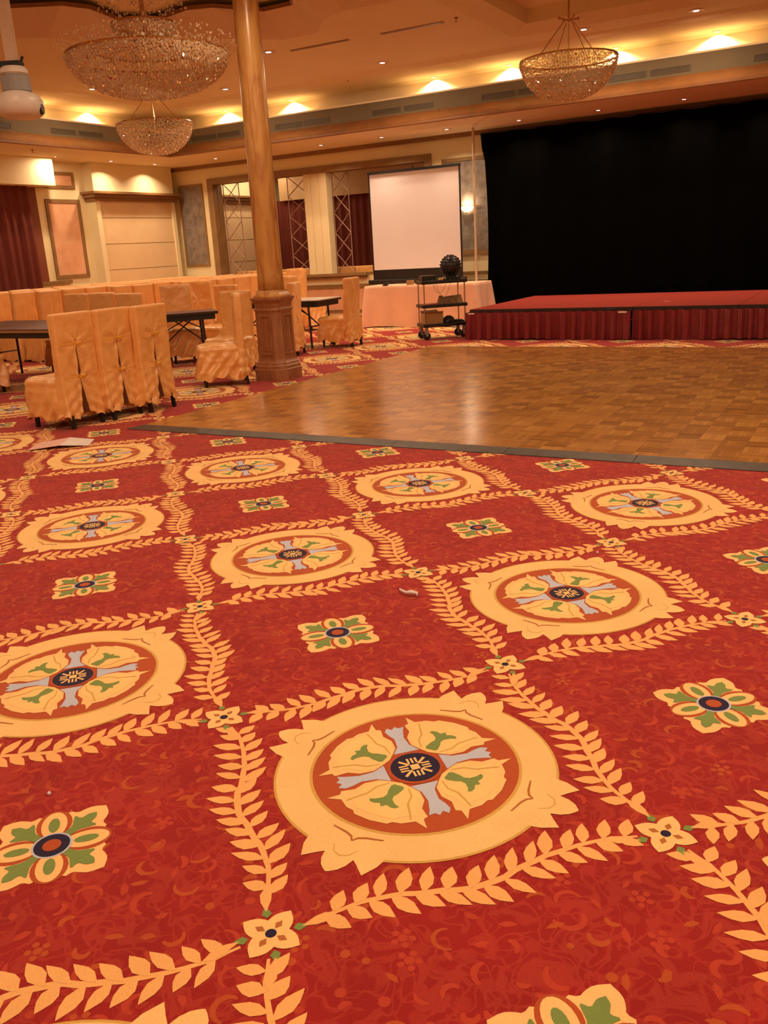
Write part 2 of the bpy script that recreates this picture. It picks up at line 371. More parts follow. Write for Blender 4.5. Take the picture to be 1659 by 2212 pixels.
def medallion(c):
    for k in range(4):
        a = PI/4+k*PI/2
        poly(rotp(FLEUR, a), Z3+.0001, GOLD, c)
    poly(circ(.410, 72), Z2, OLIVE, c); poly(circ(.403, 72), Z3, GOLD, c)
    for k in range(4):
        a = PI/4+k*PI/2
        strip(rotp([(.385, -.035), (.41, -.022), (.42, 0), (.41, .022), (.385, .035)], a), .004, Z4, OLIVE, c)
        for sg in (1, -1): strip(rotp([(.358, 0), (.343, .010*sg), (.334, .03*sg), (.324, .075*sg)], a), .007, Z5, BROWN, c)
    poly(circ(.307, 60), Z4, OLIVE, c); poly(circ(.298, 60), Z5, RUST, c)
    for k in range(4): poly(rotp(BLUEP, k*PI/2), Z6, BLUE, c)
    for k in range(4):
        a = PI/4+k*PI/2
        poly(rotp(PETAL, a), Z6+.0004, GOLD, c); poly(rotp(PETL2, a), Z6+.0008, LYEL, c)
        for sg in (1, -1):
            strip(rotp([(.10, .03*sg), (.13, .055*sg), (.165, .062*sg), (.205, .09*sg), (.22, .10*sg)], a), .006, Z6+.0012, OLIVE, c)
        poly(rotp(GREENY, a), Z6+.0012, GREEN, c)
    poly(circ(.083, 36), Z6+.0012, RUST, c); poly(circ(.072, 36), Z6+.0016, NAVY, c)
    q = .013; poly([(-q, -q), (q, -q), (q, q), (-q, q)], Z6+.002, GOLD, c)
    for k in range(4):
        a = k*PI/2
        for dy in (-.012, 0, .012):
            poly(rotp([(.020, dy-.003), (.020, dy+.003), (.046, dy+.0035), (.046, dy-.0035)], a), Z6+.002, GOLD, c)
        poly(rotp([(.020, -.0035), (.020, .0035), (.055, .0045), (.055, -.0045)], a+PI/4), Z6+.002, GOLD, c)
def sqflower(c):
    for k in range(4): poly(rotp(SQARM, PI/4+k*PI/2), Z1, GOLD, c)
    for k in range(4):
        poly(rotp([(x*1.04, y*1.38) for x, y in SQOVL], k*PI/2), Z2, RUST, c)
        poly(rotp(SQOVL, k*PI/2), Z3, GOLD, c); poly(rotp(SQOVG, k*PI/2), Z4, GREEN, c)
        poly(rotp(SQGRN, PI/4+k*PI/2), Z4, GREEN, c)
    poly(circ(.052, 28), Z4, BLUE, c); poly(circ(.046, 28), Z5, NAVY, c); poly(circ(.024, 24), Z6, RUST, c)
def nodeflower(c):
    for k in range(4):
        poly(rotp(NODEG, k*PI/2), Z2, GREEN, c)
        poly(rotp(NODEP, PI/4+k*PI/2), Z3+k*.00005, GOLD, c); poly(rotp(NODEIN, PI/4+k*PI/2), Z4, BROWN, c)
    poly(circ(.013, 14), Z5, NAVY, c)
def scrolls(c, seed):
    rnd = random.Random(seed); cell = 13
    for i in range(cell):
        for j in range(cell):
            x = -.5+(i+rnd.uniform(.1, .9))/cell; y = -.5+(j+rnd.uniform(.1, .9))/cell; a = rnd.uniform(0, 2*PI); k = rnd.random(); mi = SCR if rnd.random() < .65 else SCO
            if k < .55:      # curling tendril
                R_ = rnd.uniform(.018, .042); sw = rnd.uniform(1.6, 3.6)*rnd.choice((-1, 1)); n = 9
                pts = [(x+R_*(1-.35*t/n)*math.cos(a+sw*t/n), y+R_*(1-.35*t/n)*math.sin(a+sw*t/n)) for t in range(n+1)]
                strip(pts, rnd.uniform(.010, .018), .0003, mi, c)
            elif k < .82:    # leaf comma
                l = rnd.uniform(.03, .055); w_ = rnd.uniform(.008, .014)
                poly([(x+px*math.cos(a)-py*math.sin(a), y+px*math.sin(a)+py*math.cos(a)) for px, py in ((0, 0), (.3*l, w_), (.7*l, w_*1.1), (l, w_*.2), (.75*l, -.2*w_), (.4*l, -.5*w_))], .00032, mi, c)
            else:            # dot or small blossom
                r_ = rnd.uniform(.008, .014); poly([(x+r_*math.cos(q), y+r_*math.sin(q)) for q in (2*PI*m/8 for m in range(8))], .00034, mi, c)
                if k > .93:
                    for m in range(5): q = a+2*PI*m/5; poly([(x+.021*math.cos(q)+.009*math.cos(g), y+.021*math.sin(q)+.009*math.sin(g)) for g in (2*PI*h/6 for h in range(6))], .00034, mi, c)
# vine: t runs -.5..+.5 along the edge, o is the offset sideways
OFF_A = [(-.5, 0), (-.43, 0), (-.35, .018), (-.28, .028), (-.21, .024), (-.12, .004), (-.03, -.016), (.04, -.012), (.12, .014), (.2, .030), (.28, .036), (.36, .034), (.43, .016), (.5, 0)]
def off(t, k=1):
    for (a, x), (b, y) in zip(OFF_A, OFF_A[1:]):
        if a <= t <= b: return k*(x+(y-x)*(.5-.5*math.cos(PI*(t-a)/(b-a))))
    return 0
def vine(c, ang, side, fwd):
    """edge centred at c running along ang; bulges to 'side'; leaves point along fwd"""
    rnd = random.Random(int(c[0]*37+c[1]*101+ang*7)); ca, sa = math.cos(ang), math.sin(ang)
    def P(t, o): return (c[0]+t*ca-o*sa, c[1]+t*sa+o*ca)
    line = [P(t, off(t*1.0, side)) for t in [(-.43+.86*i/28) for i in range(29)]]
    strip(line, .019, Z1, VINE)
    n = 15
    for i in range(n):
        t = -.375+.75*i/(n-1)
        for sd in (1, -1):
            tt = t+(.022 if sd > 0 else 0)
            la = (math.radians(58 if sd > 0 else 52)+rnd.uniform(-.12, .12))
            ln = (.088+rnd.uniform(-.008, .012))*(1 if abs(t) < .3 else .85)
            w = .0185+rnd.uniform(-.002, .003)
            dx, dy = math.cos(la)*fwd, math.sin(la)*sd
            bx, by = tt, off(tt, side)
            sh = [(0, 0), (.18, .55), (.42, 1), (.68, .8), (.88, .35), (1, 0), (.85, -.35), (.6, -.85), (.35, -.9), (.15, -.4)]
            pts = []
            for s_, w_ in sh:
                px = bx+dx*ln*s_-dy*w*w_*sd; py = by+dy*ln*s_+dx*w*w_*sd
                pts.append(P(px, py))
            poly(pts, Z2, VINE)
    for e in (-1, 1):   # long end leaf running into the node flower
        pts = []
        for s_, w_ in ((0, 0), (.3, .9), (.6, .8), (1, 0), (.6, -.7), (.3, -.8)):
            pts.append(P(e*(.345+.085*s_), w_*.017+off(e*.38, side)*(1-s_)))
        poly(pts, Z2+.0001, VINE)
for iu in range(-9, 16):
    for iv in range(-6, 22):
        X, Y = lat(iu, iv)
        if not (-13.1 < X < 5.5 and -3.0 < Y < 14.3): continue
        if Y < 2 and X > 2.5 + .3*Y + 3: continue
        if X > -4.0 and 4.7 < Y < 9.0: continue
        if X > -3.6 and Y > 11.6: continue
        m_ = (iu+iv) % 2 == 0
        (medallion if m_ else sqflower)((iu, iv))
        if math.hypot(X-CAM[0], Y-CAM[1]) < 8.5: scrolls((iu, iv), iu*100+iv)
        nodeflower((iu-.5, iv-.5))
        vine((iu-.5, iv), PI/2, -1 if m_ else 1, 1)
        vine((iu, iv-.5), 0, 1 if m_ else -1, 1 if m_ else -1)
# clip anything beyond the walls by dropping faces outside
keep_f = []; keep_m = []
for f, mi in zip(fl_.f, fl_.m):
    if len(f) == 4 and mi == RED: keep_f.append(f); keep_m.append(mi); continue
    xs = [fl_.v[i][0] for i in f]; ys = [fl_.v[i][1] for i in f]
    if min(xs) < -13.34 or max(ys) > 14.19: continue
    keep_f.append(f); keep_m.append(mi)
fl_.f = keep_f; fl_.m = keep_m
struct(fl_.build('floor', CARP))

# ------------------------------------------------------------------ walls and ceiling
XL, YB, H1 = -13.35, 14.2, 3.43
def sbox(name, mat, *a):
    b = MB(); b.box(*a); return struct(b.build(name, mat))
XR, YF = 8.0, -8.0
w = MB()   # back wall with its wide opening
w.box(XL-.2, -12.15, YB, YB+.2, 0, H1+.05); w.box(-6.87, XR, YB, YB+.2, 0, H1+.05)
w.box(-12.15, -6.87, YB, YB+.2, 0, .93); w.box(-12.15, -6.87, YB, YB+.2, 3.03, H1+.05)
w.box(-9.73, -9.17, YB-.005, YB+.2, .93, 3.03)
struct(w.build('wall_back', M['cream']))
w = MB(); w.box(XL-.2, XL, YF, 18.4, 0, H1+.05); struct(w.build('wall_left', M['cream']))
sbox('wall_right', M['cream'], XR, XR+.2, YF, YB+.2, 0, 4.9)
sbox('wall_front', M['cream'], XL-.2, XR+.2, YF-.2, YF, 0, 4.9)
# room beyond the opening
sbox('wall_beyond', M['cream'], XL, -3.0, 18.2, 18.4, 0, H1)
sbox('wall_beyond_right', M['cream'], -3.2, -3.0, YB+.2, 18.2, 0, H1)
b = MB(); b.box(XL, -3.0, YB+.2, 18.2, -.02, 0); struct(b.build('floor_beyond', plain('red carpet beyond', (.40, .06, .03), .95, scale=5, col2=(.6, .25, .08))))
b = MB(); b.box(XL, -3.0, YB+.2, 18.2, H1, H1+.05); struct(b.build('ceiling_beyond', M['ceiling']))
# bulkheads
sbox('trim_bulkhead', M['cream'], XL, -12.93, 2.0, 10.53, 2.94, H1)
b = MB(); b.box(-12.35, -3.2, 17.0, 17.2, 2.72, H1); struct(b.build('trim_bulkhead_beyond', plain('dimmed bulkhead paint', (.50, .32, .15), .7)))  # cream bulkhead darkened to tan, standing in for dimmer light there

# cornice + fascia + cove as one extruded profile around the lower soffit
XI, YI = -11.65, 12.42
X2, Y2 = 6.3, -6.6
def ringpts(o, z): return [(XI-o, YI+o, z), (X2+o, YI+o, z), (X2+o, Y2-o, z), (XI-o, Y2-o, z)]
def extr(name, prof, mat, smooth=False):
    b = MB(); vs = []; fs = []
    for o_, z_ in prof: vs += ringpts(o_, z_)
    for i in range(len(prof)-1):
        for k in range(4):
            fs.append((i*4+k, i*4+(k+1) % 4, (i+1)*4+(k+1) % 4, (i+1)*4+k))
    b.add(vs, fs); return struct(b.build(name, mat))
b = MB()
sof = ringpts(0, H1); outr = [(XL, YB, H1), (XR, YB, H1), (XR, YF, H1), (XL, YF, H1)]
b.add(sof+outr, [(k, (k+1) % 4, 4+(k+1) % 4, 4+k) for k in range(4)])
struct(b.build('ceiling_soffit', M['ceiling']))
extr('trim_cornice', [(0, 3.425), (-.012, 3.44), (-.012, 3.475), (.02, 3.49), (.05, 3.53), (.12, 3.585), (.17, 3.62), (.20, 3.645)], M['crown'])
extr('trim_fascia', [(.20, 3.64), (.20, 3.905)], M['fascia'])
extr('trim_cove', [(.20, 3.905), (.20, 3.93), (.58, 3.93), (.56, 3.95), (.56, 4.16), (.50, 4.20)], M['ceiling'])
# perimeter band and step
BO = -.62
extr('ceiling_band', [(.50, 4.20), (-.45, 4.20), (BO-.03, 4.24)], M['ceiling'])
# crown along walls and rails
b = MB()
for x0, x1 in ((-13.30, 8.0),): b.box(x0, x1, YB-.05, YB, 3.35, H1)
struct(b.build('trim_crown_back', M['woodtrim']))
# main ceiling with star coffer and rectangular coffer
SC = (-6.15, 6.1)
def star(r1, r2, z, rot=0):
    out = []
    for k in range(8):
        a = rot+k*PI/4
        for da in (-.09, .09): out.append((SC[0]+r1*math.cos(a+da), SC[1]+r1*math.sin(a+da), z))
        a2 = a+PI/8
        for da in (-.09, .09): out.append((SC[0]+r2*math.cos(a2+da), SC[1]+r2*math.sin(a2+da), z))
    return out
R0 = (-3.95, -1.35, 8.2, 11.25)
R1 = (-3.95, -1.35, 1.2, 4.4)
def rect(r, z): return [(r[0], r[2], z), (r[1], r[2], z), (r[1], r[3], z), (r[0], r[3], z)]
e = -BO+.03
outer = [(XI+e, Y2+e, 4.24), (X2-e, Y2+e, 4.24), (X2-e, YI-e, 4.24), (XI+e, YI-e, 4.24)]
st0 = star(2.95, 2.5, 4.24)
polys = [outer, st0, rect(R0, 4.24), rect(R1, 4.24)]
tris = tessellate_polygon([[Vector(p) for p in q] for q in polys])
b = MB(); allp = [p for q in polys for p in q]; b.add(allp, [tuple(t) for t in tris])
struct(b.build('ceiling', M['ceiling']))
st1 = star(2.5, 2.0, 4.50); st2 = star(2.45, 1.95, 4.53); st3 = star(2.35, 1.85, 4.53)
b = MB(); n_ = len(st0)
b.add(st0+st1, [(k, (k+1) % n_, n_+(k+1) % n_, n_+k) for k in range(n_)])
o = struct(b.build('ceiling_coffer_star', M['coffer']))
b = MB(); a_ = star(2.5, 2.0, 4.50); c_ = star(2.455, 1.955, 4.49); d_ = star(2.44, 1.94, 4.535)
b.add(a_+c_+d_, [(j*n_+k, j*n_+(k+1) % n_, (j+1)*n_+(k+1) % n_, (j+1)*n_+k) for j in range(2) for k in range(n_)])
struct(b.build('trim_coffer', M['woodtrim']))
b = MB(); b.add([(SC[0]-3, SC[1]-3, 4.6), (SC[0]+3, SC[1]-3, 4.6), (SC[0]+3, SC[1]+3, 4.6), (SC[0]-3, SC[1]+3, 4.6)], [(0, 1, 2, 3)])
struct(b.build('ceiling_coffer_top', M['ceiling']))
for nm, r in (('ceiling_coffer_right', R0), ('ceiling_coffer_near', R1)):
    b = MB(); q = .32; i1 = rect(r, 4.24); i2 = rect((r[0]+q, r[1]-q, r[2]+q, r[3]-q), 4.32); i3 = rect((r[0]+q, r[1]-q, r[2]+q, r[3]-q), 4.5)
    b.add(i1+i2+i3, [(j*4+k, j*4+(k+1) % 4, (j+1)*4+(k+1) % 4, (j+1)*4+k) for j in range(2) for k in range(4)]+[(8, 9, 10, 11)])
    struct(b.build(nm, M['ceiling']))

# opening trim, thin pillar strips, sill, dado mouldings
b = MB(); b.box(-12.27, -12.12, YB-.04, YB+.28, 1.0, 3.0); b.box(-12.27, -6.75, YB-.04, YB+.22, 3.0, 3.13); b.box(-6.89, -6.75, YB-.04, YB+.22, 1.0, 3.0)
struct(b.build('trim_opening', M['frame']))
b = MB()
for x0, x1 in ((-9.56, -9.55), (-9.36, -9.35)): b.box(x0, x1, YB-.012, YB, 1.02, 3.0)
struct(b.build('trim_pillar', M['panelcream']))
b = MB(); b.box(-12.9, -8.28, YB-.12, YB+.25, .945, 1.0); b.box(-12.9, -8.33, YB-.07, YB, .89, .945)
b.box(-6.35, 8.0, YB-.04, YB, 1.24, 1.29); b.box(-6.6, 8.0, YB-.03, YB, .89, .93); b.box(-12.9, 8.0, YB-.03, YB, .74, .775)
struct(b.build('trim_sill', M['frame']))
b = MB(); b.box(-12.9, 8.0, YB-.025, YB, 0, .13); struct(b.build('baseboard_back', M['blackmetal']))
b = MB(); b.box(XL, XL+.025, YF, 11.5, 0, .13); struct(b.build('baseboard_left', M['blackmetal']))

def panel(name, label, cat, x0, x1, z0, z1, mat, w_, plane, axis='y', group=None):
    t = thing(name, label, cat, ((x0+x1)/2, plane, z0) if axis == 'y' else (plane, (x0+x1)/2, z0), 0, group)
    h = (x1-x0)/2; H = z1-z0
    f = MB(); p = MB()
    if axis == 'y':
        f.ring_rect(-h, h, 0, H, w_, -.03, .0, axis='y'); p.box(-h+w_, h-w_, -.012, 0, w_, H-w_)
    else:
        f.ring_rect(-h, h, 0, H, w_, 0, .03, axis='x'); p.box(0, .012, -h+w_, h-w_, w_, H-w_)
    f.build('frame', M['frame'], t); p.build('panel', mat, t)
    return t
panel('wall_panel', 'grey marbled wall panel left of the wide opening', 'wall panel', -13.12, -12.43, 1.29, 3.05, M['slate'], .045, YB)
panel('wall_panel', 'grey marbled wall panel behind the lit sconce, beside the black backdrop', 'wall panel', -6.53, -4.6, 1.27, 3.0, M['slate'], .06, YB)
panel('wall_panel', 'tall pink marbled panel with brown frame between curtain and grooved niche', 'wall panel', 10.56, 11.42, 1.22, 2.73, M['pinkpanel'], .07, XL, 'x')
panel('wall_panel', 'small framed pinkish brown panel high above the tall pink panel', 'wall panel', 9.9, 11.36, 2.93, 3.24, M['pinkpanel'], .06, XL, 'x')
panel('wall_panel', 'low peach dado panel below the sill, behind the lone covered chair', 'wall panel', -9.9, -8.05, .2, .74, M['pinkpanel'], .05, YB)
panel('wall_panel', 'low peach dado panel partly behind the peach draped table', 'wall panel', -7.92, -6.6, .2, .74, M['pinkpanel'], .05, YB)

def niche(y0, y1, x1, zt, label):
    t = thing('trim_niche', label, 'x', (XL, (y0+y1)/2, 0)); del t['category']; del t['label']; struct(t)
    h = (y1-y0)/2; d = x1-XL
    b = MB(); b.box(0, d-.06, -h+.12, h-.10, 0, 2.74); b.box(0, d, -h, h, 2.74, zt-.002)
    b.box(0, d, -h, -h+.12, 0, 2.74); b.box(0, d, h-.10, h, 0, 2.74)
    b.build('body', M['cream'], t)
    g = MB()
    zs = [.30, .82, 1.33, 1.85, 2.37, 2.74]; z = 0
    for zz in zs: g.box(d-.06, d-.035, -h+.12, h-.10, z+.008, zz-.008); z = zz
    g.build('grooved_panel', M['panelcream'], t)
    c = MB()
    for (e_, z0, z1) in ((.05, 2.70, 2.76), (.09, 2.76, 2.83), (.14, 2.83, 2.875)): c.box(0, d+e_, -h-e_, h+min(e_, .09), z0, z1)
    c.build('cornice', M['woodtrim'], t)
niche(11.63, 13.98, -13.10, H1, 'cream niche surround with grooved panels and a brown cornice shelf')
niche(15.2, 17.0, -13.02, H1, 'second niche surround seen through the opening behind the round column')

def curtain(name, label, x0, x1, z0, z1, plane, axis, mat, amp=.05, wl=.16, seed=1, n=None):
    rnd = random.Random(seed); b = MB(); n = n or int((x1-x0)/wl*10); nz = 10; vs = []
    ph = [rnd.uniform(0, 6) for _ in range(6)]
    for j in range(nz+1):
        z = z0+(z1-z0)*j/nz
        for i in range(n+1):
            x = x0+(x1-x0)*i/n
            d = amp*(math.sin(2*PI*x/wl+.6*math.sin(x*3+ph[0]))+.5*math.sin(2*PI*x/(wl*2.3)+ph[1]+.4*z))*(.75+.25*(1-j/nz))
            vs.append((x, plane+d, z) if axis == 'y' else (plane+d, x, z))
    m_ = len(vs)
    vs += [(x, y+.012, z) if axis == 'y' else (x-.012, y, z) for x, y, z in vs]
    fs = [(j*(n+1)+i, j*(n+1)+i+1, (j+1)*(n+1)+i+1, (j+1)*(n+1)+i) for j in range(nz) for i in range(n)]
    fs += [tuple(m_+k for k in reversed(f)) for f in fs]
    b.add(vs, fs)
    return tag(b.build(name, mat, smooth=True), label, 'curtain')
sbox('trim_curtain_recess', M['brownrecess'], XL, XL+.02, 2.0, 10.37, 1.19, 2.94)
sbox('trim_curtain_recess_sill', M['frame'], XL, XL+.07, 9.9, 10.9, 1.13, 1.19)
curtain('curtain', 'dark red curtain hanging under the bulkhead at the far left', 2.5, 10.12, .04, 2.94, -13.21, 'x', M['curtainred'], .035, .2, 3)
curtain('curtain', 'dark red curtain seen through the opening behind the lattice posts', -12.95, -3.4, .04, 2.74, 17.12, 'y', M['curtainred'], .03, .2, 5)

# lattice posts standing in the opening
def lattice(x0, x1, label):
    t = thing('lattice_post', label, 'lattice', ((x0+x1)/2, 14.42, 1.0), 0); h = (x1-x0)/2; H = 2.02
    p = MB()
    for s_ in (-1, 1): p.tube([(s_*h, 0, 0), (s_*h, 0, H)], .011, 6)
    p.build('upright', M['chrome'] if 0 else M['latticemetal'], t)
    d = MB(); n = 5; st = H/n
    for k in range(n):
        d.tube([(-h, 0, k*st), (0, 0, (k+.5)*st), (h, 0, (k+1)*st)], .009, 6); d.tube([(h, 0, k*st), (0, 0, (k+.5)*st), (-h, 0, (k+1)*st)], .009, 6)
    d.build('diamond_bracing', M['latticemetal'], t)
M['latticemetal'] = plain('dusky rose metal', (.40, .24, .18), .5, metal=.3)
lattice(-12.03, -11.6, 'metal lattice post at the left end of the opening, before the niche')
lattice(-10.29, -9.75, 'metal lattice post in the opening left of the cream pillar')
lattice(-9.16, -8.78, 'metal lattice post in the opening right of the cream pillar')

# air grilles along the fascia
GR = [(-9.2, -8.62), (-8.56, -8.0), (-7.10, -6.54), (-6.48, -5.92), (-5.03, -4.45), (-4.39, -3.89), (-2.94, -2.37), (-2.31, -1.73), (-.87, -.3), (-11.26, -10.63), (-10.58, -10.05)]
def grille(cx, cy, L, rz, label):
    t = thing('air_grille', label, 'air vent', (cx, cy, 3.69), rz, 'air grilles in pairs along the back fascia' if rz == 0 else 'air grilles along the left fascia')
    f = MB(); f.ring_rect(-L/2, L/2, 0, .085, .008, -.012, .0); f.build('frame', M['fascia'], t)
    s = MB(); s.box(-L/2+.008, L/2-.008, -.004, 0, .008, .077)
    for k in range(4): s.box(-L/2+.008, L/2-.008, -.010, -.004, .016+k*.016, .020+k*.016)
    s.build('slats', M['grille'], t)
GLAB = ['left of the pair just right of the column', 'right of the pair just right of the column', 'left of the pair above the screen', 'right of the pair above the screen', 'left of the pair before the right chandelier', 'right of the pair before the right chandelier',
        'left of the pair just right of the right chandelier', 'right of the pair just right of the right chandelier', 'at the right edge of the photo', 'left of the pair between small chandelier and column', 'right of the pair between small chandelier and column']
for (a, c), lb in zip(GR, GLAB): grille((a+c)/2, YI+.20, c-a, 0, 'dark slotted back fascia grille, '+lb)
for (a, c), lb in zip(((8.0, 8.82), (9.65, 10.2), (10.27, 10.84)), ('at the left edge of the photo', 'left of the pair before the small chandelier', 'right of the pair before the small chandelier')):
    grille(XI-.20, (a+c)/2, c-a, PI/2, 'dark slotted left fascia grille, '+lb)
def slotvent(x0, x1, y, label):
    b = MB(); b.box(x0, x1, y-.035, y+.035, 4.232, 4.2395); tag(b.build('slot_vent', M['woodtrim']), label, 'air vent')
slotvent(-6.72, -5.75, 9.65, 'long dark slot vent in the ceiling, nearer the column')
slotvent(-5.25, -4.32, 9.68, 'long dark slot vent in the ceiling, nearer the right chandelier')

# ------------------------------------------------------------------ downlights
def downlight(x, y, z, r, P, lens, label, group, spread=PI, lamp=True):
    t = thing('downlight', label, 'ceiling light', (x, y, z), 0, group)
    b = MB(); b.lathe([(r, 0), (r+.018, 0), (r+.018, -.006), (r+.006, -.010), (r, -.008)], n=24); b.build('trim_ring', M['trimring'], t)
    b = MB(); b.lathe([(r, -.002), (r*.9, -.007), (1e-3, -.009)], n=20); b.build('lens', lens, t)
    if lamp:
        ld = bpy.data.lights.new('lamp', 'AREA'); ld.shape = 'DISK'; ld.size = r*1.6; ld.energy = P; ld.color = LAMP; ld.spread = spread
        lo = bpy.data.objects.new('lamp', ld); COL.objects.link(lo); lo.parent = t; lo.location = (0, 0, -.016)
    return t
SOFF = [(-12.74, 11.85), (-12.74, 13.10), (-11.33, 13.40), (-8.735, 13.42), (-7.39, 13.42), (-6.065, 13.45), (-4.72, 13.5), (-3.34, 13.5), (-1.98, 13.5), (-.6, 13.5), (.8, 13.5)]
SLAB = ['above the left half of the grooved niche', 'above the right half of the grooved niche', 'left of the column above the start of the opening', 'just right of the column above the cream pillar',
        'above the left end of the projection screen', 'above the right end of the projection screen', 'above the left end of the black backdrop', 'second of those above the black backdrop', 'third of those above the black backdrop', 'far along the backdrop to the right', 'past the right edge, last of the soffit row']
for (x, y), lb in zip(SOFF, SLAB): downlight(x, y, H1, .068, P_SOFF, M['glowlens'], 'small lit soffit downlight '+lb, 'downlights of the low soffit', math.radians(132))
downlight(-12.70, 10.42, H1, .04, P_SOFF*1.4, M['glowcove'], 'bright downlight grazing the end of the left bulkhead', None)
downlight(-12.70, 7.6, H1, .04, P_SOFF, M['glowcove'], 'downlight on the low soffit further left, outside the bulkhead end', None)
COVE = [(-12.12, 10.9), (-12.12, 9.4), (-10.55, 12.89), (-8.99, 12.89), (-6.02, 12.89), (-4.64, 12.89), (-2.9, 12.89), (-1.43, 12.89), (.1, 12.89)]
CLAB = ['on the left side, between projector and small left chandelier', 'on the left side, beside the projector', 'between the small left chandelier and the column', 'just right of the column', 'above the projection screen',
        'touching the left rim of the right chandelier', 'touching the right rim of the right chandelier', 'nearest the upper right of the photo', 'past the right edge']
for (x, y), lb in zip(COVE, CLAB): downlight(x, y, 4.20, .06, P_COVE, M['glowcove'], 'bright scallop throwing cove downlight '+lb, 'scalloping cove downlights', spread=math.radians(138))
MAINV = [(-9.24, 11.28), (-7.0, 9.48), (-6.17, 11.36), (-2.99, 11.48), (-1.48, 11.52), (-10.71, 9.63)]
ULAB = ['between the large chandelier and the column', 'just right of the column top', 'midway between column and right chandelier', 'just right of the right chandelier rod', 'in the upper right corner', 'below the left side of the large chandelier']
for (x, y), lb in zip(MAINV, ULAB): downlight(x, y, 4.24, .09, P_MAIN, M['glowlens'], 'round lit upper ceiling downlight '+lb, 'downlights of the upper ceiling')
for y in (5.6, 2.6, 0.2, -2.4):
    for x in (-9.8, -4.4, -.8, 2.2, 5.0):
        downlight(x, y, 4.24, .09, P_NEAR, M['glowlens'], 'round downlight of the upper ceiling over the dance floor side', 'downlights over the near part of the room')
for x, y in ((-12.55, 15.75), (-12.55, 16.5), (-11.4, 15.2), (-11.3, 16.3), (-8.2, 15.4), (-5.8, 15.4)):  # unseen lamps, added to brighten the niche and chair tops beyond
    downlight(x, y, H1, .05, 14 if x < -9 else 12, M['glowlens'], 'unseen downlight added to brighten the room beyond the opening', 'added downlights in the room beyond')
downlight(-12.2, 16.80, H1, .04, 4, M['glowcove'], 'downlight grazing the bulkhead beyond the opening', None)
for i, (x, y) in enumerate(((-11.9, 9.3), (-7.2, 12.0), (-4.1, 9.6), (-12.1, 9.4))):
    z = (H1, 4.24, 4.24, H1)[i]
    b = MB(); b.lathe([(.02, 0), (.03, -.01), (.008, -.02), (.008, -.05), (.025, -.055), (.025, -.06)], n=10)
    if z == 4.24 or i == 0:
        o = b.build('sprinkler', M['brass'], loc=(x, y, z) if i else (-12.1, 9.4, z)); tag(o, ('small sprinkler head under the left soffit', 'small sprinkler head in the ceiling between downlights', 'small sprinkler head beside the right coffer')[i], 'sprinkler')

# ------------------------------------------------------------------ chandeliers
def bowl(R, D, n, seed, rim=0, oct_r=.016):
    rnd = random.Random(seed); b = MB()
    rows = int(n**.5*.62)
    for j in range(rows):
        a = (PI/2)*(j+.5)/rows                 # 0 bottom .. pi/2 rim
        rr_ = R*math.sin(a)**.85; z = -D*math.cos(a)**1.1; cnt = max(5, int(2*PI*rr_/(oct_r*1.9)))
        for k in range(cnt):
            t = 2*PI*(k+.5*(j % 2)+rnd.uniform(-.15, .15))/cnt
            b.octa((rr_*math.cos(t), rr_*math.sin(t), z+rnd.uniform(-.01, .01)), oct_r*rnd.uniform(.7, 1.1), oct_r*rnd.uniform(.9, 1.5))
    return b
def small_chandelier(x, y, label, zt):
    t = thing('chandelier', label, 'chandelier', (x, y, 3.58)); R = .60
    o = bowl(R, .46, 1500, 3, oct_r=.017).build('crystal_bowl', [M['crystal'], M['facet']], t); o['kind'] = 'stuff'
    h = MB(); h.tube([(R*math.cos(a), R*math.sin(a), .0) for a in [2*PI*k/36 for k in range(37)]], .010, 6)
    for j in (1, 2, 3):
        a = (PI/2)*j/4; h.tube([(R*math.sin(a)*math.cos(q), R*math.sin(a)*math.sin(q), -.46*math.cos(a)) for q in [2*PI*k/30 for k in range(31)]], .004, 5)
    h.build('rim_hoop', M['brass'], t)
    for k in range(4):
        a = PI/4+k*PI/2; c = MB(); c.tube([(R*.72*math.cos(a), R*.72*math.sin(a), 0), (.07*math.cos(a), .07*math.sin(a), .42)], .006, 6)
        c.tube([(R*math.cos(a), R*math.sin(a), 0), (R*.72*math.cos(a), R*.72*math.sin(a), 0)], .005, 5); c.build('hanger', M['brass'], t)
    c = MB(); c.tube([(0, 0, .42), (0, 0, zt-3.58)], .012, 8); c.lathe([(.09, zt-3.58), (.09, zt-3.60), (.02, zt-3.64)], n=16); c.build('rod', M['brass'], t)
    c = MB()
    for k in range(4):
        a = PI/4+k*PI/2; c.tube([(0, 0, .44), (.13*math.cos(a), .13*math.sin(a), .46)], .009, 6); c.sphere((.13*math.cos(a), .13*math.sin(a), .46), .018, 8, 6)
    c.tube([(0, 0, .40), (0, 0, -.40)], .006, 6)
    c.build('hub', M['brass'], t)
small_chandelier(-2.67, 9.8, 'small crystal bowl chandelier hanging on the right above the dance floor', 4.5)
small_chandelier(-9.50, 9.68, 'small crystal bowl chandelier hanging on the left, below the large one', 4.24)
t = thing('chandelier', 'large tiered crystal chandelier with beaded sprays beside the column', 'chandelier', (-6.15, 6.02, 3.58))
o = bowl(.86, .40, 3400, 5, oct_r=.017).build('crystal_bowl', [M['crystal'], M['facet']], t); o['kind'] = 'stuff'
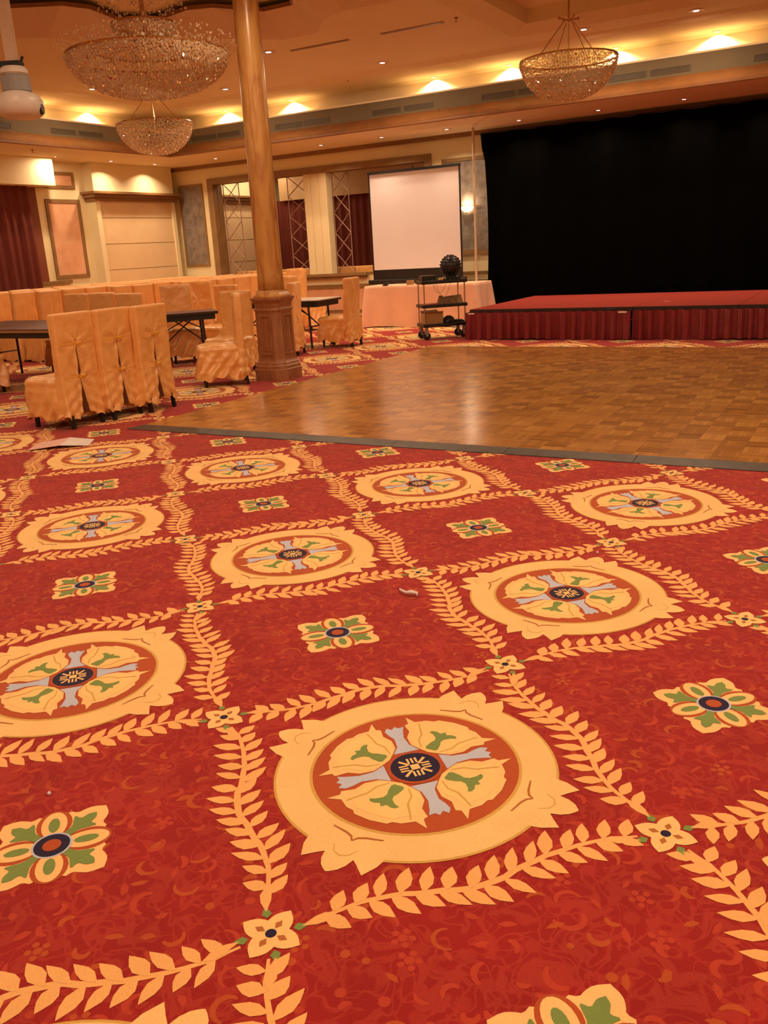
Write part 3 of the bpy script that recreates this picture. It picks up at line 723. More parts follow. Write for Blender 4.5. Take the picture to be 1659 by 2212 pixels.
def spray(b, r0, z0, r1, z1, n, seed, droop=.06, nb=7):
    rnd = random.Random(seed)
    for k in range(n):
        a = 2*PI*k/n+rnd.uniform(-.1, .1)
        for i in range(nb):
            s_ = i/(nb-1); r = r0+(r1-r0)*s_+rnd.uniform(-.02, .02); z = z0+(z1-z0)*math.sin(s_*2.2)/.9-droop*s_*s_+rnd.uniform(-.02, .02)
            aa = a+rnd.uniform(-.05, .05)
            b.octa((r*math.cos(aa), r*math.sin(aa), z), .014*rnd.uniform(.6, 1.1), .018)
b = MB(); spray(b, .66, .0, .97, .16, 40, 1); spray(b, .5, .05, .80, .12, 34, 2); o = b.build('rim_sprays', [M['crystal'], M['facet']], t); o['kind'] = 'stuff'
b = bowl(.34, .16, 800, 8, oct_r=.015)
b.v = [(x, y, z+.30) for x, y, z in b.v]; spray(b, .2, .28, .46, .52, 30, 4); spray(b, .1, .5, .30, .85, 22, 6)
o = b.build('upper_tier', [M['crystal'], M['facet']], t); o['kind'] = 'stuff'
b = MB()
for R_, z_ in ((.86, 0), (.60, .06), (.34, .30)): b.tube([(R_*math.cos(a), R_*math.sin(a), z_) for a in [2*PI*k/40 for k in range(41)]], .013, 6)
for k in range(10):
    a = 2*PI*k/10; b.tube([(.03*math.cos(a), .03*math.sin(a), .10), (.4*math.cos(a), .4*math.sin(a), .03), (.86*math.cos(a), .86*math.sin(a), 0)], .007, 6)
b.tube([(0, 0, -.3), (0, 0, 1.02)], .025, 10); b.lathe([(.16, 1.02), (.16, .99), (.05, .93)], n=18)
b.build('brass_frame', M['brass'], t)
for k in range(14):
    b = MB(); a = 2*PI*k/14; c_ = (.42*math.cos(a), .42*math.sin(a), .02); b.tube([c_, (c_[0], c_[1], .09)], .012, 8); b.sphere((c_[0], c_[1], .115), .024, 8, 6, sz=1.2); b.build('candle_bulb', M['whiteplastic'], t)

# ------------------------------------------------------------------ ceiling projector
t = thing('projector', 'white ceiling-hung projector on a pale pole at the upper left edge', 'projector', (-6.08, 4.15, 2.74), .5)
b = MB(); b.box(-.045, .045, -.045, .045, .52, 1.86); b.build('pole', M['polewhite'], t)
b = MB(); b.box(-.10, .08, -.06, .06, .47, .52); b.tube([(.07, 0, .50), (.10, 0, .56)], .012, 6); b.build('bracket', M['blackmetal'], t)
b = MB(); b.lathe([(.10, .40), (.122, .42), (.122, .45), (.10, .475)], n=24); b.build('upper_collar', M['whiteplastic'], t)
b = MB(); b.lathe([(.11, .26), (.128, .27), (.128, .39), (.11, .40)], n=24); b.build('lower_collar', M['greyplastic'], t)
b = MB(); b.lathe([(.15, .05), (.19, .07), (.21, .12), (.21, .19), (.18, .24), (.10, .27)], n=28); b.v = [(x*1.0, y*1.15, z) for x, y, z in b.v]; b.build('housing', M['whiteplastic'], t, True)
b = MB(); b.lathe([(.045, .0), (.045, .03), (.038, .035)], c=(.18, 0, .11), n=16, ax='x'); b.build('projector_lens', M['blackplastic'], t)

# ------------------------------------------------------------------ column
t = thing('column', 'round amber marbled column on a carved octagonal wood pedestal', 'column', (-5.32, 6.75, 0))
def oct_ring(h, c):   # square half-size h with chamfer c
    return [(h, -h+c), (h, h-c), (h-c, h), (-h+c, h), (-h, h-c), (-h, -h+c), (-h+c, -h), (h-c, -h)]
def oct_prism(b, prof, mi=0):
    vs = []; fs = []
    for h, c, z in prof: vs += [(x, y, z) for x, y in oct_ring(h, c)]
    for i in range(len(prof)-1):
        for k in range(8): fs.append((i*8+k, i*8+(k+1) % 8, (i+1)*8+(k+1) % 8, (i+1)*8+k))
    fs += [tuple(reversed(range(8))), tuple(range((len(prof)-1)*8, len(prof)*8))]
    b.add(vs, fs, mi)
b = MB(); oct_prism(b, [(.245, .10, 0), (.245, .10, .13), (.235, .095, .14), (.235, .095, .17), (.222, .09, .19), (.222, .09, .205), (.205, .085, .225), (.198, .08, .24),
                        (.195, .08, .26), (.19, .08, .80), (.20, .082, .82), (.20, .082, .835), (.19, .08, .85), (.195, .08, .90), (.215, .088, .93), (.225, .09, .945), (.225, .09, .97)])
b.build('pedestal', M['pedwood'], t)
b = MB()
for k in range(4):
    q = MB(); q.ring_rect(-.085, .085, .30, .77, .022, -.205, -.188); q.box(-.045, .045, -.198, -.188, .345, .725)
    for vv in range(0, len(q.v)):
        x, y, z = q.v[vv]; a = k*PI/2; q.v[vv] = (x*math.cos(a)-y*math.sin(a), x*math.sin(a)+y*math.cos(a), z)
    b.add(q.v, q.f)
b.build('pedestal_moulding', M['pedwood'], t, bevel=.004)
b = MB(); oct_prism(b, [(.20, .085, .97), (.20, .085, .985), (.185, .08, 1.0), (.165, .07, 1.03), (.160, .068, 1.05)]); b.build('shaft_base', M['marble'], t)
b = MB(); prof = [(.158, 1.05), (.152, 1.2)]
for i in range(1, 12): prof.append((.152-.014*i/11, 1.2+3.4*i/11*.98))
b.lathe(prof, n=40); b.build('shaft', M['marble'], t, True)

# ------------------------------------------------------------------ covered banquet chairs
def rring(w, d, r, n, y0=0):
    """rounded rectangle perimeter, evenly spaced; centre x=0, y from y0 to y0+d"""
    hw, hd = w/2, d/2; r = min(r, hw*.98, hd*.98)
    segs = [((-hw+r, -hd), (hw-r, -hd)), ('a', hw-r, -hd+r, -PI/2), ((hw, -hd+r), (hw, hd-r)), ('a', hw-r, hd-r, 0), ((hw-r, hd), (-hw+r, hd)), ('a', -hw+r, hd-r, PI/2), ((-hw, hd-r), (-hw, -hd+r)), ('a', -hw+r, -hd+r, PI)]
    L_ = [(w-2*r) if i in (0, 4) else (d-2*r) if i in (2, 6) else r*PI/2 for i in range(8)]
    tot = sum(L_); out = []
    for k in range(n):
        s_ = tot*k/n; i = 0
        while s_ > L_[i] and i < 7: s_ -= L_[i]; i += 1
        if i % 2 == 0:
            a, b_ = segs[i]; f = s_/L_[i] if L_[i] else 0; p = (a[0]+(b_[0]-a[0])*f, a[1]+(b_[1]-a[1])*f); nn = [(0, -1), 0, (1, 0), 0, (0, 1), 0, (-1, 0)][i]
        else:
            _, cx, cy, a0 = segs[i]; an = a0+(s_/L_[i])*PI/2; p = (cx+r*math.cos(an), cy+r*math.sin(an)); nn = (math.cos(an), math.sin(an))
        out.append((p[0], p[1]+hd+y0, nn[0], nn[1], tot*k/n))
    return out
def shell(b, rings, captop=True):
    n = len(rings[0]); vs = [v for r in rings for v in r]
    fs = [(i*n+k, i*n+(k+1) % n, (i+1)*n+(k+1) % n, (i+1)*n+k) for i in range(len(rings)-1) for k in range(n)]
    if captop: fs.append(tuple(range((len(rings)-1)*n, len(rings)*n)))
    b.add(vs, fs)
def chair_meshes(seed, hem=.10, tied=True, mess=1.0, lo=False):
    rnd = random.Random(seed); p1, p2, p3 = [rnd.uniform(0, 6) for _ in range(3)]
    nr = 40 if lo else 150; nz_ = 12 if lo else 46
    b = MB(); rings = []; HT = 1.045
    for j in range(nz_+1):
        z = hem+(HT-.03-hem)*j/nz_; low = max(0, (.50-z)/.40)
        W_ = .452+.035*low; D_ = .085+.03*max(0, (.7-z)/.6)
        if lo: W_ -= .015
        ring = []
        for x, y, nx, ny, s_ in rring(W_, D_, .020, nr, -.02-.035*low):
            d = .014*low*math.sin(2*PI*s_/.13+p1+1.2*math.sin(z*9+p2))*mess
            d += .010*noise.noise(Vector((x*5+seed, y*5, z*4)))*mess
            rg = 1-abs(noise.noise(Vector((x*5+z*4+seed*2, y*5, z*6-x*3))))*2.2; d += .006*max(0, rg)**3*mess*(.5+low)
            d += .0065*low*math.sin(2*PI*(z*9+abs(x)*5.5)+p3)*mess
            if ny < -.5:
                for zb in (.475, .775):   # creases radiating from each tie
                    dz = z-zb; rr_ = math.hypot(x, dz)
                    if rr_ < .24: d += .008*math.sin(math.atan2(dz, abs(x)+.01)*6+p3)*(1-rr_/.24)
            yy = y+ny*d; xx = x+nx*d
            if tied and ny < -.5 and z < .78:
                top = .775 if z > .475 else .475; a0 = .013; hf = W_/2-.02; wv = .007+(.018*(top-z)/.3 if top > .5 else .050*(top-z)/.375)
                ax_ = abs(x)
                if ax_ <= a0: xx = x*wv/a0; yy += .095
                elif ax_ < hf:
                    nx_ = wv+(ax_-a0)*(hf-wv)/(hf-a0); xx = math.copysign(nx_, x)
                    if nx_ < wv+.03: yy -= .010*(1-(nx_-wv)/.03)
            zz = z
            if j == 0: zz = hem+.018*math.sin(s_*21+p1)+.012*math.sin(s_*47+p2)
            ring.append((xx, yy+.035*(z-.5)*-1*.9, zz))
        rings.append(ring)
    for f, dz in ((1.0, .018), (.93, .027), (.80, .031), (.4, .034)):
        last = rring(.452-.085*(1-f), .085*f, .02*f, nr, -.02+.085*(1-f)/2)
        rings.append([(x, y-.0315*.55, HT-.03+dz) for x, y, *_ in last])
    shell(b, rings)
    s = MB(); rings = []; nzs = 8 if lo else 20
    for j in range(nzs+1):
        z = hem+(.455-hem)*j/nzs; low = 1-j/nzs
        ring = []
        for x, y, nx, ny, s_ in rring(.455+.06*low-(.04 if lo else 0), .45+.06*low-(.02 if lo else 0), .05, nr, .055-.025*low):
            d = .018*low*math.sin(2*PI*s_/.15+p2+1.5*math.sin(z*8+p1))*mess
            d += .014*noise.noise(Vector((x*6+seed*3, y*6, z*5)))*mess*1.6
            rg = 1-abs(noise.noise(Vector((x*3+y*3+seed*5, y*3, z*9))))*2.2; d += .008*max(0, rg)**3*mess
            if z > .40: d += .010*math.sin((z-.40)/.055*PI)
            zz = z
            if j == 0: zz = hem+.02*math.sin(s_*17+p3)+.01*math.sin(s_*41+p2)
            ring.append((x+nx*d, y+ny*d, zz))
        rings.append(ring)
    for f, dz in ((.95, .015), (.80, .024), (.5, .03), (.15, .032)):
        rings.append([(x, y+.02*(1-f)*0+.22*(1-f)+.055*f, .455+dz+.008*noise.noise(Vector((x*9+seed, y*9, 0)))*mess) for x, y, *_ in rring(.44*f, .44*f, .05*f, nr, 0)])
    shell(s, rings)
    return b, s
def bow_mesh(z, s_=1):
    b = MB()
    for sg in (-1, 1):
        for lz, dz in ((.055, .006), (.048, -.012)):
            pts = [(0, 0, 0), (sg*lz*.5, -.010, dz*.9+.004), (sg*lz, -.004, dz), (sg*lz*.5, -.002, dz-.008), (0, 0, -.002)]
            b.tube([(x*s_, y, zz) for x, y, zz in pts], [.003, .006, .004, .005, .003], 6)
    b.sphere((0, -.004, 0), .009, 8, 6); b.tube([(-.2, .018, 0), (0, -.002, 0), (.2, .018, 0)], .0025, 5)
    b.v = [(x, y-.045+.035*.9*(.5-z), zz+z) for x, y, zz in b.v]
    return b
def leg_mesh(x, y, splay):
    b = MB(); b.bar((x, y, .40), (x*1.02, y+splay, 0), .032, .032); return b
def make_chair(label, seed, ties=True, lo=False, group=None, hem=.10, mess=1.0):
    t = thing('covered_chair', label, 'chair', (0, 0, 0), 0, group)
    bb, ss = chair_meshes(seed, hem, ties, mess, lo)
    bb.build('backrest_cover', M['satin'], t, True); ss.build('seat_cover', M['satin'], t, True)
    if ties:
        q = MB(); vs = []
        for k in range(13):
            z = .13+.63*k/12; low = max(0, (.50-z)/.40); y = -.02-.035*low-.0315*(z-.5)+.022; vs += [(-.19, y, z), (.19, y, z)]
        vs += [(x, y+.006, z) for x, y, z in vs]
        q.add(vs, [(2*k, 2*k+1, 2*k+3, 2*k+2) for k in range(12)]+[(26+2*k, 28+2*k, 29+2*k, 27+2*k) for k in range(12)]); q.build('inner_chair_back', M['innerback'], t)
        bow_mesh(.775).build('ribbon_bow', M['bow'], t, True); bow_mesh(.475, .9).build('ribbon_bow', M['bow'], t, True)
    if not lo:
        for x, y, sp in ((-.17, .02, -.05), (.17, .02, -.05), (-.18, .45, .01), (.18, .45, .01)): leg_mesh(x, y, sp).build('chair_leg', M['blackmetal'], t)
    return t
def face(dx, dy):  # rotation so that the chair's front (+y) looks along (dx,dy)
    return math.atan2(-dx, dy)
# the trio with ribbon ties, seen from behind
mk = [make_chair('gold covered chair, nearest of the three tied back to back with ribbon bows', 11),
      make_chair('gold covered chair, middle one of the three with yellow ribbon bows', 12),
      make_chair('gold covered chair, furthest right of the three with ribbon bows, dark leg showing', 13)]
for o, (x, y, dx, dy) in zip(mk, ((-5.42, 3.77, -1, .02), (-5.36, 4.22, -1, .0), (-5.28, 4.63, -1, -.04))):
    o.location = (x, y, 0); o.rotation_euler = (0, 0, face(dx, dy))
A = make_chair('gold covered chair turned sideways between the ribboned chairs and the column', 21, ties=False, mess=1.7)
A.location = (-5.56, 6.38, 0); A.rotation_euler = (0, 0, face(-.74, -.67))
B = make_chair('lone gold covered chair in profile before the peach draped table', 22, ties=False, mess=1.3)
B.location = (-6.17, 10.0, 0); B.rotation_euler = (0, 0, face(-1, -.12))
spots = [(-8.1, 8.15, .78, -.62, 1.06, 'gold covered chair facing us behind the dark table left of the column'),
         (-6.52, 8.95, -.9, -.3, 1.0, 'gold covered chair half hidden just right of the pedestal'),
         (-8.95, 12.5, 1, -.1, 1.12, 'gold covered chair at the back with its seat pushed toward the sill'),
         (-8.85, 5.0, 1, 0, 1.0, 'gold covered chair cut by the left edge of the photo'),
         (-9.12, 7.2, 0, -1, 1.02, 'gold covered chair behind the dark table, leftmost of the row of three'),
         (-8.6, 7.2, .03, -1, 1.02, 'gold covered chair behind the dark table, middle of the row of three'),
         (-8.1, 7.2, 0, -1, 1.0, 'gold covered chair behind the dark table, right end of the row of three'),
         (-6.35, 7.35, .1, -.9, .98, 'gold covered chair mostly hidden between the sideways chair and the pedestal'),
         (-8.55, 9.15, -.5, .85, 1.06, 'gold covered chair seen edge-on behind the small dark table'),
         (-7.75, 8.9, -.1, -1, 1.0, 'gold covered chair with brightly lit seat left of the pedestal'),
         (-7.9, 10.75, -.2, -1, 1.04, 'gold covered chair behind the pale table, beyond the pedestal')]
for x, y, dx, dy, s_, lb in spots: dup(B if s_ < 1.05 else A, (x, y, 0), face(dx, dy), lb, None, (1, 1, s_))
# massed chairs toward the left wall
C0 = make_chair('gold covered banquet chair packed behind the outermost row, only its bright top showing', 31, ties=False, lo=True, group='covered chairs massed before the left wall', hem=.012)
C1 = make_chair('gold covered banquet chair packed behind the outermost row, only its bright top showing', 33, ties=False, lo=True, group='covered chairs massed before the left wall', hem=.012)
first = [C0, C1]; rnd = random.Random(4)
ML = 'gold covered banquet chair packed behind the outermost row, only its bright top showing'; MG = 'covered chairs massed before the left wall'
for i in range(6):
    for j in range(12):
        x = -12.42+i*.62; y = 7.95+j*.475
        if x > -10.2 and y < 8.6: continue
        if x > -9.6 and y < 9.7: continue
        rz = face(-1, 0)+rnd.uniform(-.05, .05); sc = (1, 1, rnd.uniform(1.045, 1.056))
        y += rnd.uniform(-.01, .01)
        if first: o = first.pop(0); o.location = (x, y, 0); o.rotation_euler = (0, 0, rz); o.scale = sc
        else:
            fr = x > -9.6 or (j < 2 and x > -10.4) or (i == 4 and y < 9.7)
            dup(C0 if rnd.random() < .5 else C1, (x, y, 0), rz, 'gold covered chair in the outermost row of the packed chairs, nearest the tables' if fr else ML, 'outermost row of the packed chairs' if fr else MG, sc)
for k in range(9):
    dup(C0 if k % 2 else C1, (-11.9+.45*k+(.5 if k > 4 else 0), 14.75, 0), face(0, 1), 'gold covered chair top showing above the sill, in the room beyond', 'covered chairs beyond the sill', (1, 1, 1.07))

# ------------------------------------------------------------------ folding tables
def table(label, L, Wd, loc, rz, top, apron=True):
    t = thing('folding_table', label, 'table', loc, rz)
    b = MB(); b.box(-L/2, L/2, -Wd/2, Wd/2, .735, .75); b.build('tabletop', top, t, bevel=.003)
    b = MB(); b.box(-L/2, L/2, -Wd/2, Wd/2, .710, .7348); b.build('edge_band', M['tableedge'] if apron else M['blackmetal'], t)
    b = MB(); b.box(-L/2+.04, L/2-.04, -Wd/2+.03, -Wd/2+.05, .64, .71); b.box(-L/2+.04, L/2-.04, Wd/2-.05, Wd/2-.03, .64, .71)
    b.box(-L/2+.04, -L/2+.06, -Wd/2+.05, Wd/2-.05, .64, .71); b.box(L/2-.06, L/2-.04, -Wd/2+.05, Wd/2-.05, .64, .71); b.build('apron', M['blackmetal'], t)
    for sx in (-1, 1):
        for sy in (-1, 1):
            b = MB(); b.tube([(sx*(L/2-.22), sy*(Wd/2-.07), .70), (sx*(L/2-.20), sy*(Wd/2-.06), 0)], .017, 8); b.build('table_leg', M['blackmetal'], t)
        b = MB(); b.tube([(sx*(L/2-.21), -(Wd/2-.06), .34), (sx*(L/2-.21), (Wd/2-.06), .34)], .010, 6)
        b.tube([(sx*(L/2-.22), 0, .34), (sx*(L/2-.62), 0, .66)], .010, 6)
        b.tube([(sx*(L/2-.22), -(Wd/2-.07), .52), (sx*(L/2-.50), -(Wd/2-.07), .66)], .009, 6)
        b.build('leg_brace', M['blackmetal'], t)
    return t
table('dark varnished folding table at the left edge behind the ribboned chairs', 2.9, 1.35, (-8.55, 5.98, 0), 0, M['tabletop'])
table('black folding table whose corner shows left of the sideways chair', 0.95, .62, (-7.555, 7.633, 0), PI/4, M['tabletop'], False)
table('pale topped folding table with black legs behind the pedestal', 1.75, .75, (-7.4, 9.85, 0), .06, M['tabletop3'], False)

# ------------------------------------------------------------------ projection screen on its draped table
t = thing('projection_screen', 'pull-up projection screen with black border standing on the peach table', 'projection screen', (-6.84, 13.56, .775), .0)
b = MB(); b.box(-.935, .935, -.004, .004, .27, 2.03); b.build('screen_cloth', M['screen'], t)
b = MB(); b.box(-.965, -.935, -.005, .005, .03, 2.03); b.box(.935, .965, -.005, .005, .03, 2.03); b.box(-.935, .935, -.005, .005, .03, .27); b.build('black_border', M['blackplastic'], t)
b = MB(); b.box(-.97, .97, -.02, .02, 2.03, 2.075); b.tube([(0, .0, 2.07), (0, 0, 2.12)], .012, 6); b.build('top_bar', M['blackplastic'], t)
b = MB(); b.box(-1.06, 1.02, -.06, .06, 0, .085); b.box(-.62, -.50, -.14, .14, 0, .02); b.box(.50, .62, -.14, .14, 0, .02); b.build('base_case', M['blackplastic'], t, bevel=.01)
b = MB(); b.tube([(0, .03, .08), (0, .03, 2.05)], .012, 8); b.build('rear_mast', M['blackmetal'], t)
# draped table
t = thing('draped_table', 'rectangular table under a peach cloth reaching the carpet', 'table', (-6.5, 13.28, 0))
b = MB(); b.box(-1.14, 1.14, -.36, .36, .735, .765); b.build('tabletop', M['tableedge'], t)
for sx in (-1, 1):
    for sy in (-1, 1): b = MB(); b.tube([(sx*1.0, sy*.28, .74), (sx*1.0, sy*.28, 0)], .018, 8); b.build('table_leg', M['blackmetal'], t)
b = MB(); rings = []; n = 160
for j in range(15):
    z = .012+.755*j/14; low = 1-j/14; ring = []
    for x, y, nx, ny, s_ in rring(2.32, .76, .03+.02*low, n, -.38):
        cr = min(abs(abs(x)-1.16)/.5, 1)
        d = low*(.028*math.sin(s_*8)+.018*math.sin(s_*19+1)) + low*.13*max(0, 1-abs(abs(x)-1.16)/.16-max(0, abs(abs(y)-.38)-.05)/.16) + .025*low
        ring.append((x+nx*d, y+ny*d, z+.012*math.sin(s_*5)*low if j == 0 else z))
    rings.append(ring)
rings.append([(x, y, .772) for x, y, *_ in rring(2.29, .73, .03, n, -.365)]); rings.append([(x, y, .7735) for x, y, *_ in rring(2.0, .5, .03, n, -.25)])
shell(b, rings); o = b.build('tablecloth', M['tablepink'], None, True, loc=(-6.5, 13.28, 0)); tag(o, 'peach linen cloth draped to the floor over the table under the screen', 'tablecloth')
b = MB(); b.box(-.07, .07, -.04, .04, 0, .075); o = b.build('small_box', M['cardboard'], loc=(-6.69, 12.97, .775), bevel=.004); o.rotation_euler = (0, 0, .4); tag(o, 'small tan box on the peach cloth left of the cart', 'box')
b = MB(); b.box(-.05, .05, -.03, .03, 0, .02); b.box(-.02, .02, -.02, .02, .02, .035); o = b.build('small_adapter', M['blackplastic'], loc=(-7.2, 12.93, .775)); tag(o, 'tiny black adapter at the front edge of the peach table', 'adapter')

# ------------------------------------------------------------------ equipment cart
CA = math.atan2(.52, .58)
t = thing('utility_cart', 'black three-shelf utility cart on castors beside the stage', 'cart', (-5.165, 11.10, 0), CA)
L, Wd = .74, .42
for z, h in ((.20, .05), (.50, .05), (.865, .055)):
    b = MB(); b.box(-L/2, L/2, -Wd/2, Wd/2, z, z+.02); b.ring_rect(-L/2, L/2, -Wd/2, Wd/2, .025, z, z+h)
    # ring_rect in the xy plane
    b.v = b.v[:8]; b.f = b.f[:6]; b.m = b.m[:6]
    for a, c_, d_, e_ in ((-L/2, L/2, -Wd/2, -Wd/2+.025), (-L/2, L/2, Wd/2-.025, Wd/2), (-L/2, -L/2+.025, -Wd/2, Wd/2), (L/2-.025, L/2, -Wd/2, Wd/2)): b.box(a, c_, d_, e_, z, z+h)
    b.build('shelf', M['blackplastic'], t, bevel=.006)
for sx in (-1, 1):
    for sy in (-1, 1):
        b = MB(); b.tube([(sx*(L/2-.035), sy*(Wd/2-.035), .10), (sx*(L/2-.035), sy*(Wd/2-.035), .87)], .011, 8); b.build('upright', M['chrome'], t)
        x, y = sx*(L/2-.06), sy*(Wd/2-.05)
        c = MB(); c.box(x-.02, x+.02, y-.028, y+.028, .13, .20); c.box(x-.02, x+.02, y-.028, y-.022, .06, .13); c.box(x-.02, x+.02, y+.022, y+.028, .06, .13); c = c.build('castor', M['greyplastic'], t)
        wv = MB(); wv.lathe([(.03, -.02), (.055, -.018), (.062, -.01), (.062, .01), (.055, .018), (.03, .02)], c=(x, y, .062), n=18, ax='y'); wv.build('wheel', M['blackplastic'], c)
def oncart(x, y, z): a = CA; return (-5.165+x*math.cos(a)-y*math.sin(a), 11.10+x*math.sin(a)+y*math.cos(a), z)
t = thing('effect_light', 'black ball shaped disco effect light studded with lenses on the cart', 'stage light', oncart(.17, 0, .921), CA)
b = MB(); b.sphere((0, 0, .205), .160, 24, 16); b.build('ball_housing', M['blackplastic'], t, True)
b = MB()
for j in range(1, 10):
    a = PI*j/10.8; k_ = max(6, int(20*math.sin(a)))
    for k in range(k_):
        q = 2*PI*(k+.5*(j % 2))/k_; d = Vector((math.sin(a)*math.cos(q), math.sin(a)*math.sin(q), math.cos(a)))
        c_ = Vector((0, 0, .205))+d*.152; b.tube([c_, c_+d*.018], [.020, .017], 9)
b.build('lens_tubes', M['blackplastic'], t)
b = MB()
for j in range(1, 10):
    a = PI*j/10.8; k_ = max(6, int(20*math.sin(a)))
    for k in range(k_):
        q = 2*PI*(k+.5*(j % 2))/k_; d = Vector((math.sin(a)*math.cos(q), math.sin(a)*math.sin(q), math.cos(a)))
        b.sphere(Vector((0, 0, .205))+d*.166, .0125, 8, 6)
M['glassdark'] = plain('dark glass lens', (.05, .05, .05), .06, scale=4, coat=1)
b.build('glass_lenses', M['glassdark'], t, True)
b = MB(); b.box(-.13, .13, -.11, .11, 0, .035); b.lathe([(.09, .035), (.07, .07), (.05, .1)], n=16); b.build('base', M['blackplastic'], t, bevel=.006)
b = MB(); b.box(-.115, .115, -.10, .10, 0, .075); b.box(.03, .10, -.104, -.10, .02, .055)
o = b.build('mixer_unit', M['blackplastic'], loc=oncart(-.22, 0, .921), bevel=.015); o.rotation_euler = (0, 0, CA); tag(o, 'low black electronics box at the left end of the cart top', 'electronics')
b = MB(); b.box(-.03, .03, -.025, .025, 0, .03); o = b.build('yellow_case', M['bow'], loc=oncart(-.03, -.12, .921)); o.rotation_euler = (0, 0, CA); tag(o, 'tiny yellow case on the cart top before the ball light', 'small case')
b = MB(); b.tube([(-.06, 0, .012), (-.02, .03, .03), (.03, .0, .02), (.06, -.03, .012)], .010, 6); o = b.build('coiled_lead', M['greyplastic'], loc=oncart(.02, -.07, .921)); tag(o, 'short grey lead lying on the cart top', 'cable')
b = MB()
for s0, s1, dp in ((-.14, .10, .20), (-.19, .02, .14)):
    b.tube([(s0+(s1-s0)*i/14, -.20, .86-dp*math.sin(PI*i/14)-0.0) for i in range(15)], .0035, 5)
b.tube([(.10, -.20, .86), (.10, -.20, .93)], .0035, 5)
o = b.build('hanging_cable', M['greyplastic'], loc=oncart(0, 0, 0)); o.rotation_euler = (0, 0, CA); tag(o, 'thin cable looping down under the cart top', 'cable')
b = MB(); vs = []
b.box(-.20, .20, -.11, .11, 0, .12)
b.v = [(x*(1-.12*(z > .05)), y*(1-.5*(z > .05)), z+(.03 if x > 0 and z > .05 else 0)) for x, y, z in b.v]
for sx in (-.15, .15): b.box(sx-.03, sx+.03, -.03, .03, .11, .15)
b.box(-.10, -.02, -.095, -.080, .045, .075)
o = b.build('paper_bag', M['bagbrown'], loc=oncart(.14, 0, .521), bevel=.01); o.rotation_euler = (0, 0, CA); tag(o, 'crumpled brown bag on the middle shelf of the cart', 'bag')
b = MB(); b.box(-.13, .13, -.12, .12, 0, .035); o = b.build('red_folder', M['redfolder'], loc=oncart(-.20, 0, .521)); o.rotation_euler = (0, 0, CA); tag(o, 'flat red folder on the middle shelf of the cart', 'folder')
t = thing('cardboard_box', 'open cardboard box on the bottom shelf of the cart', 'box', oncart(-.17, 0, .221), CA)
b = MB(); H_ = .19
b.box(-.15, .15, -.13, .13, 0, .006); b.box(-.15, .15, -.13, -.125, 0, H_); b.box(-.15, .15, .125, .13, 0, H_); b.box(-.15, -.145, -.13, .13, 0, H_); b.box(.145, .15, -.13, .13, 0, H_); b.build('box_body', M['cardboard'], t)
b = MB(); b.add([(-.15, -.13, H_), (.15, -.13, H_), (.14, -.20, H_+.03), (-.14, -.20, H_+.035), (-.15, .13, H_), (.15, .13, H_), (.14, .2, H_+.035), (-.14, .2, H_+.03)], [(0, 1, 2, 3), (4, 5, 6, 7)]); b.build('box_flaps', M['cardboard'], t)
t = thing('helmet_bag', 'round black headgear shaped bundle on the bottom cart shelf', 'bundle', oncart(.10, -.02, .221), CA)
b = MB(); b.lathe([(.05, 0), (.085, .02), (.095, .06), (.08, .10), (.04, .13), (.01, .135)], n=18); b.v = [(x*1.05, y*.9, z) for x, y, z in b.v]; b.build('bundle_body', M['glassdark'], t, True)
b = MB(); b.lathe([(.06, 0), (.065, .05), (.05, .085), (.02, .10)], c=(-.04, -.07, 0), n=12); b.build('bundle_fold', M['blackplastic'], t, True)
b = MB(); b.box(-.09, .09, -.10, .10, 0, .05); b.box(-.07, .07, -.08, .08, .05, .06); o = b.build('black_case', M['blackplastic'], loc=oncart(.26, .02, .221), bevel=.005); o.rotation_euler = (0, 0, CA); tag(o, 'flat black case at the right end of the bottom cart shelf', 'case')

# ------------------------------------------------------------------ stage
SX, SY0, SY1, SZ = -4.57, 10.85, 13.82, .46
edges = [-4.57, -3.36, -2.04, -.64, .76, 2.16, 3.56]
nms = ['leftmost, its corner beside the cart', 'second from the left', 'third from the left', 'fourth from the left, cut by the right edge', 'fifth, out past the right edge', 'sixth, out past the right edge']
for i in range(6):
    t = thing('stage_platform', 'red carpeted stage deck section, '+nms[i], 'stage', ((edges[i]+edges[i+1])/2, (SY0+SY1)/2, 0), 0)
    h = (edges[i+1]-edges[i])/2-.004; d = (SY1-SY0)/2
    b = MB(); b.box(-h, h, -d+.012, d, SZ-.012, SZ); b.build('carpet_top', M['stagetop'], t)
    b = MB(); b.box(-h, h, -d, d, SZ-.05, SZ-.0125); b.box(-h, h, -d, -d+.0115, SZ-.0125, SZ-.001); b.build('deck_edge', M['stageedge'], t)
    b = MB()
    for sx in (-1, 1):
        for sy in (-1, 1): b.tube([(sx*(h-.08), sy*(d-.1), 0), (sx*(h-.08), sy*(d-.1), SZ-.05)], .02, 8)
    b.build('support_legs', M['blackmetal'], t)
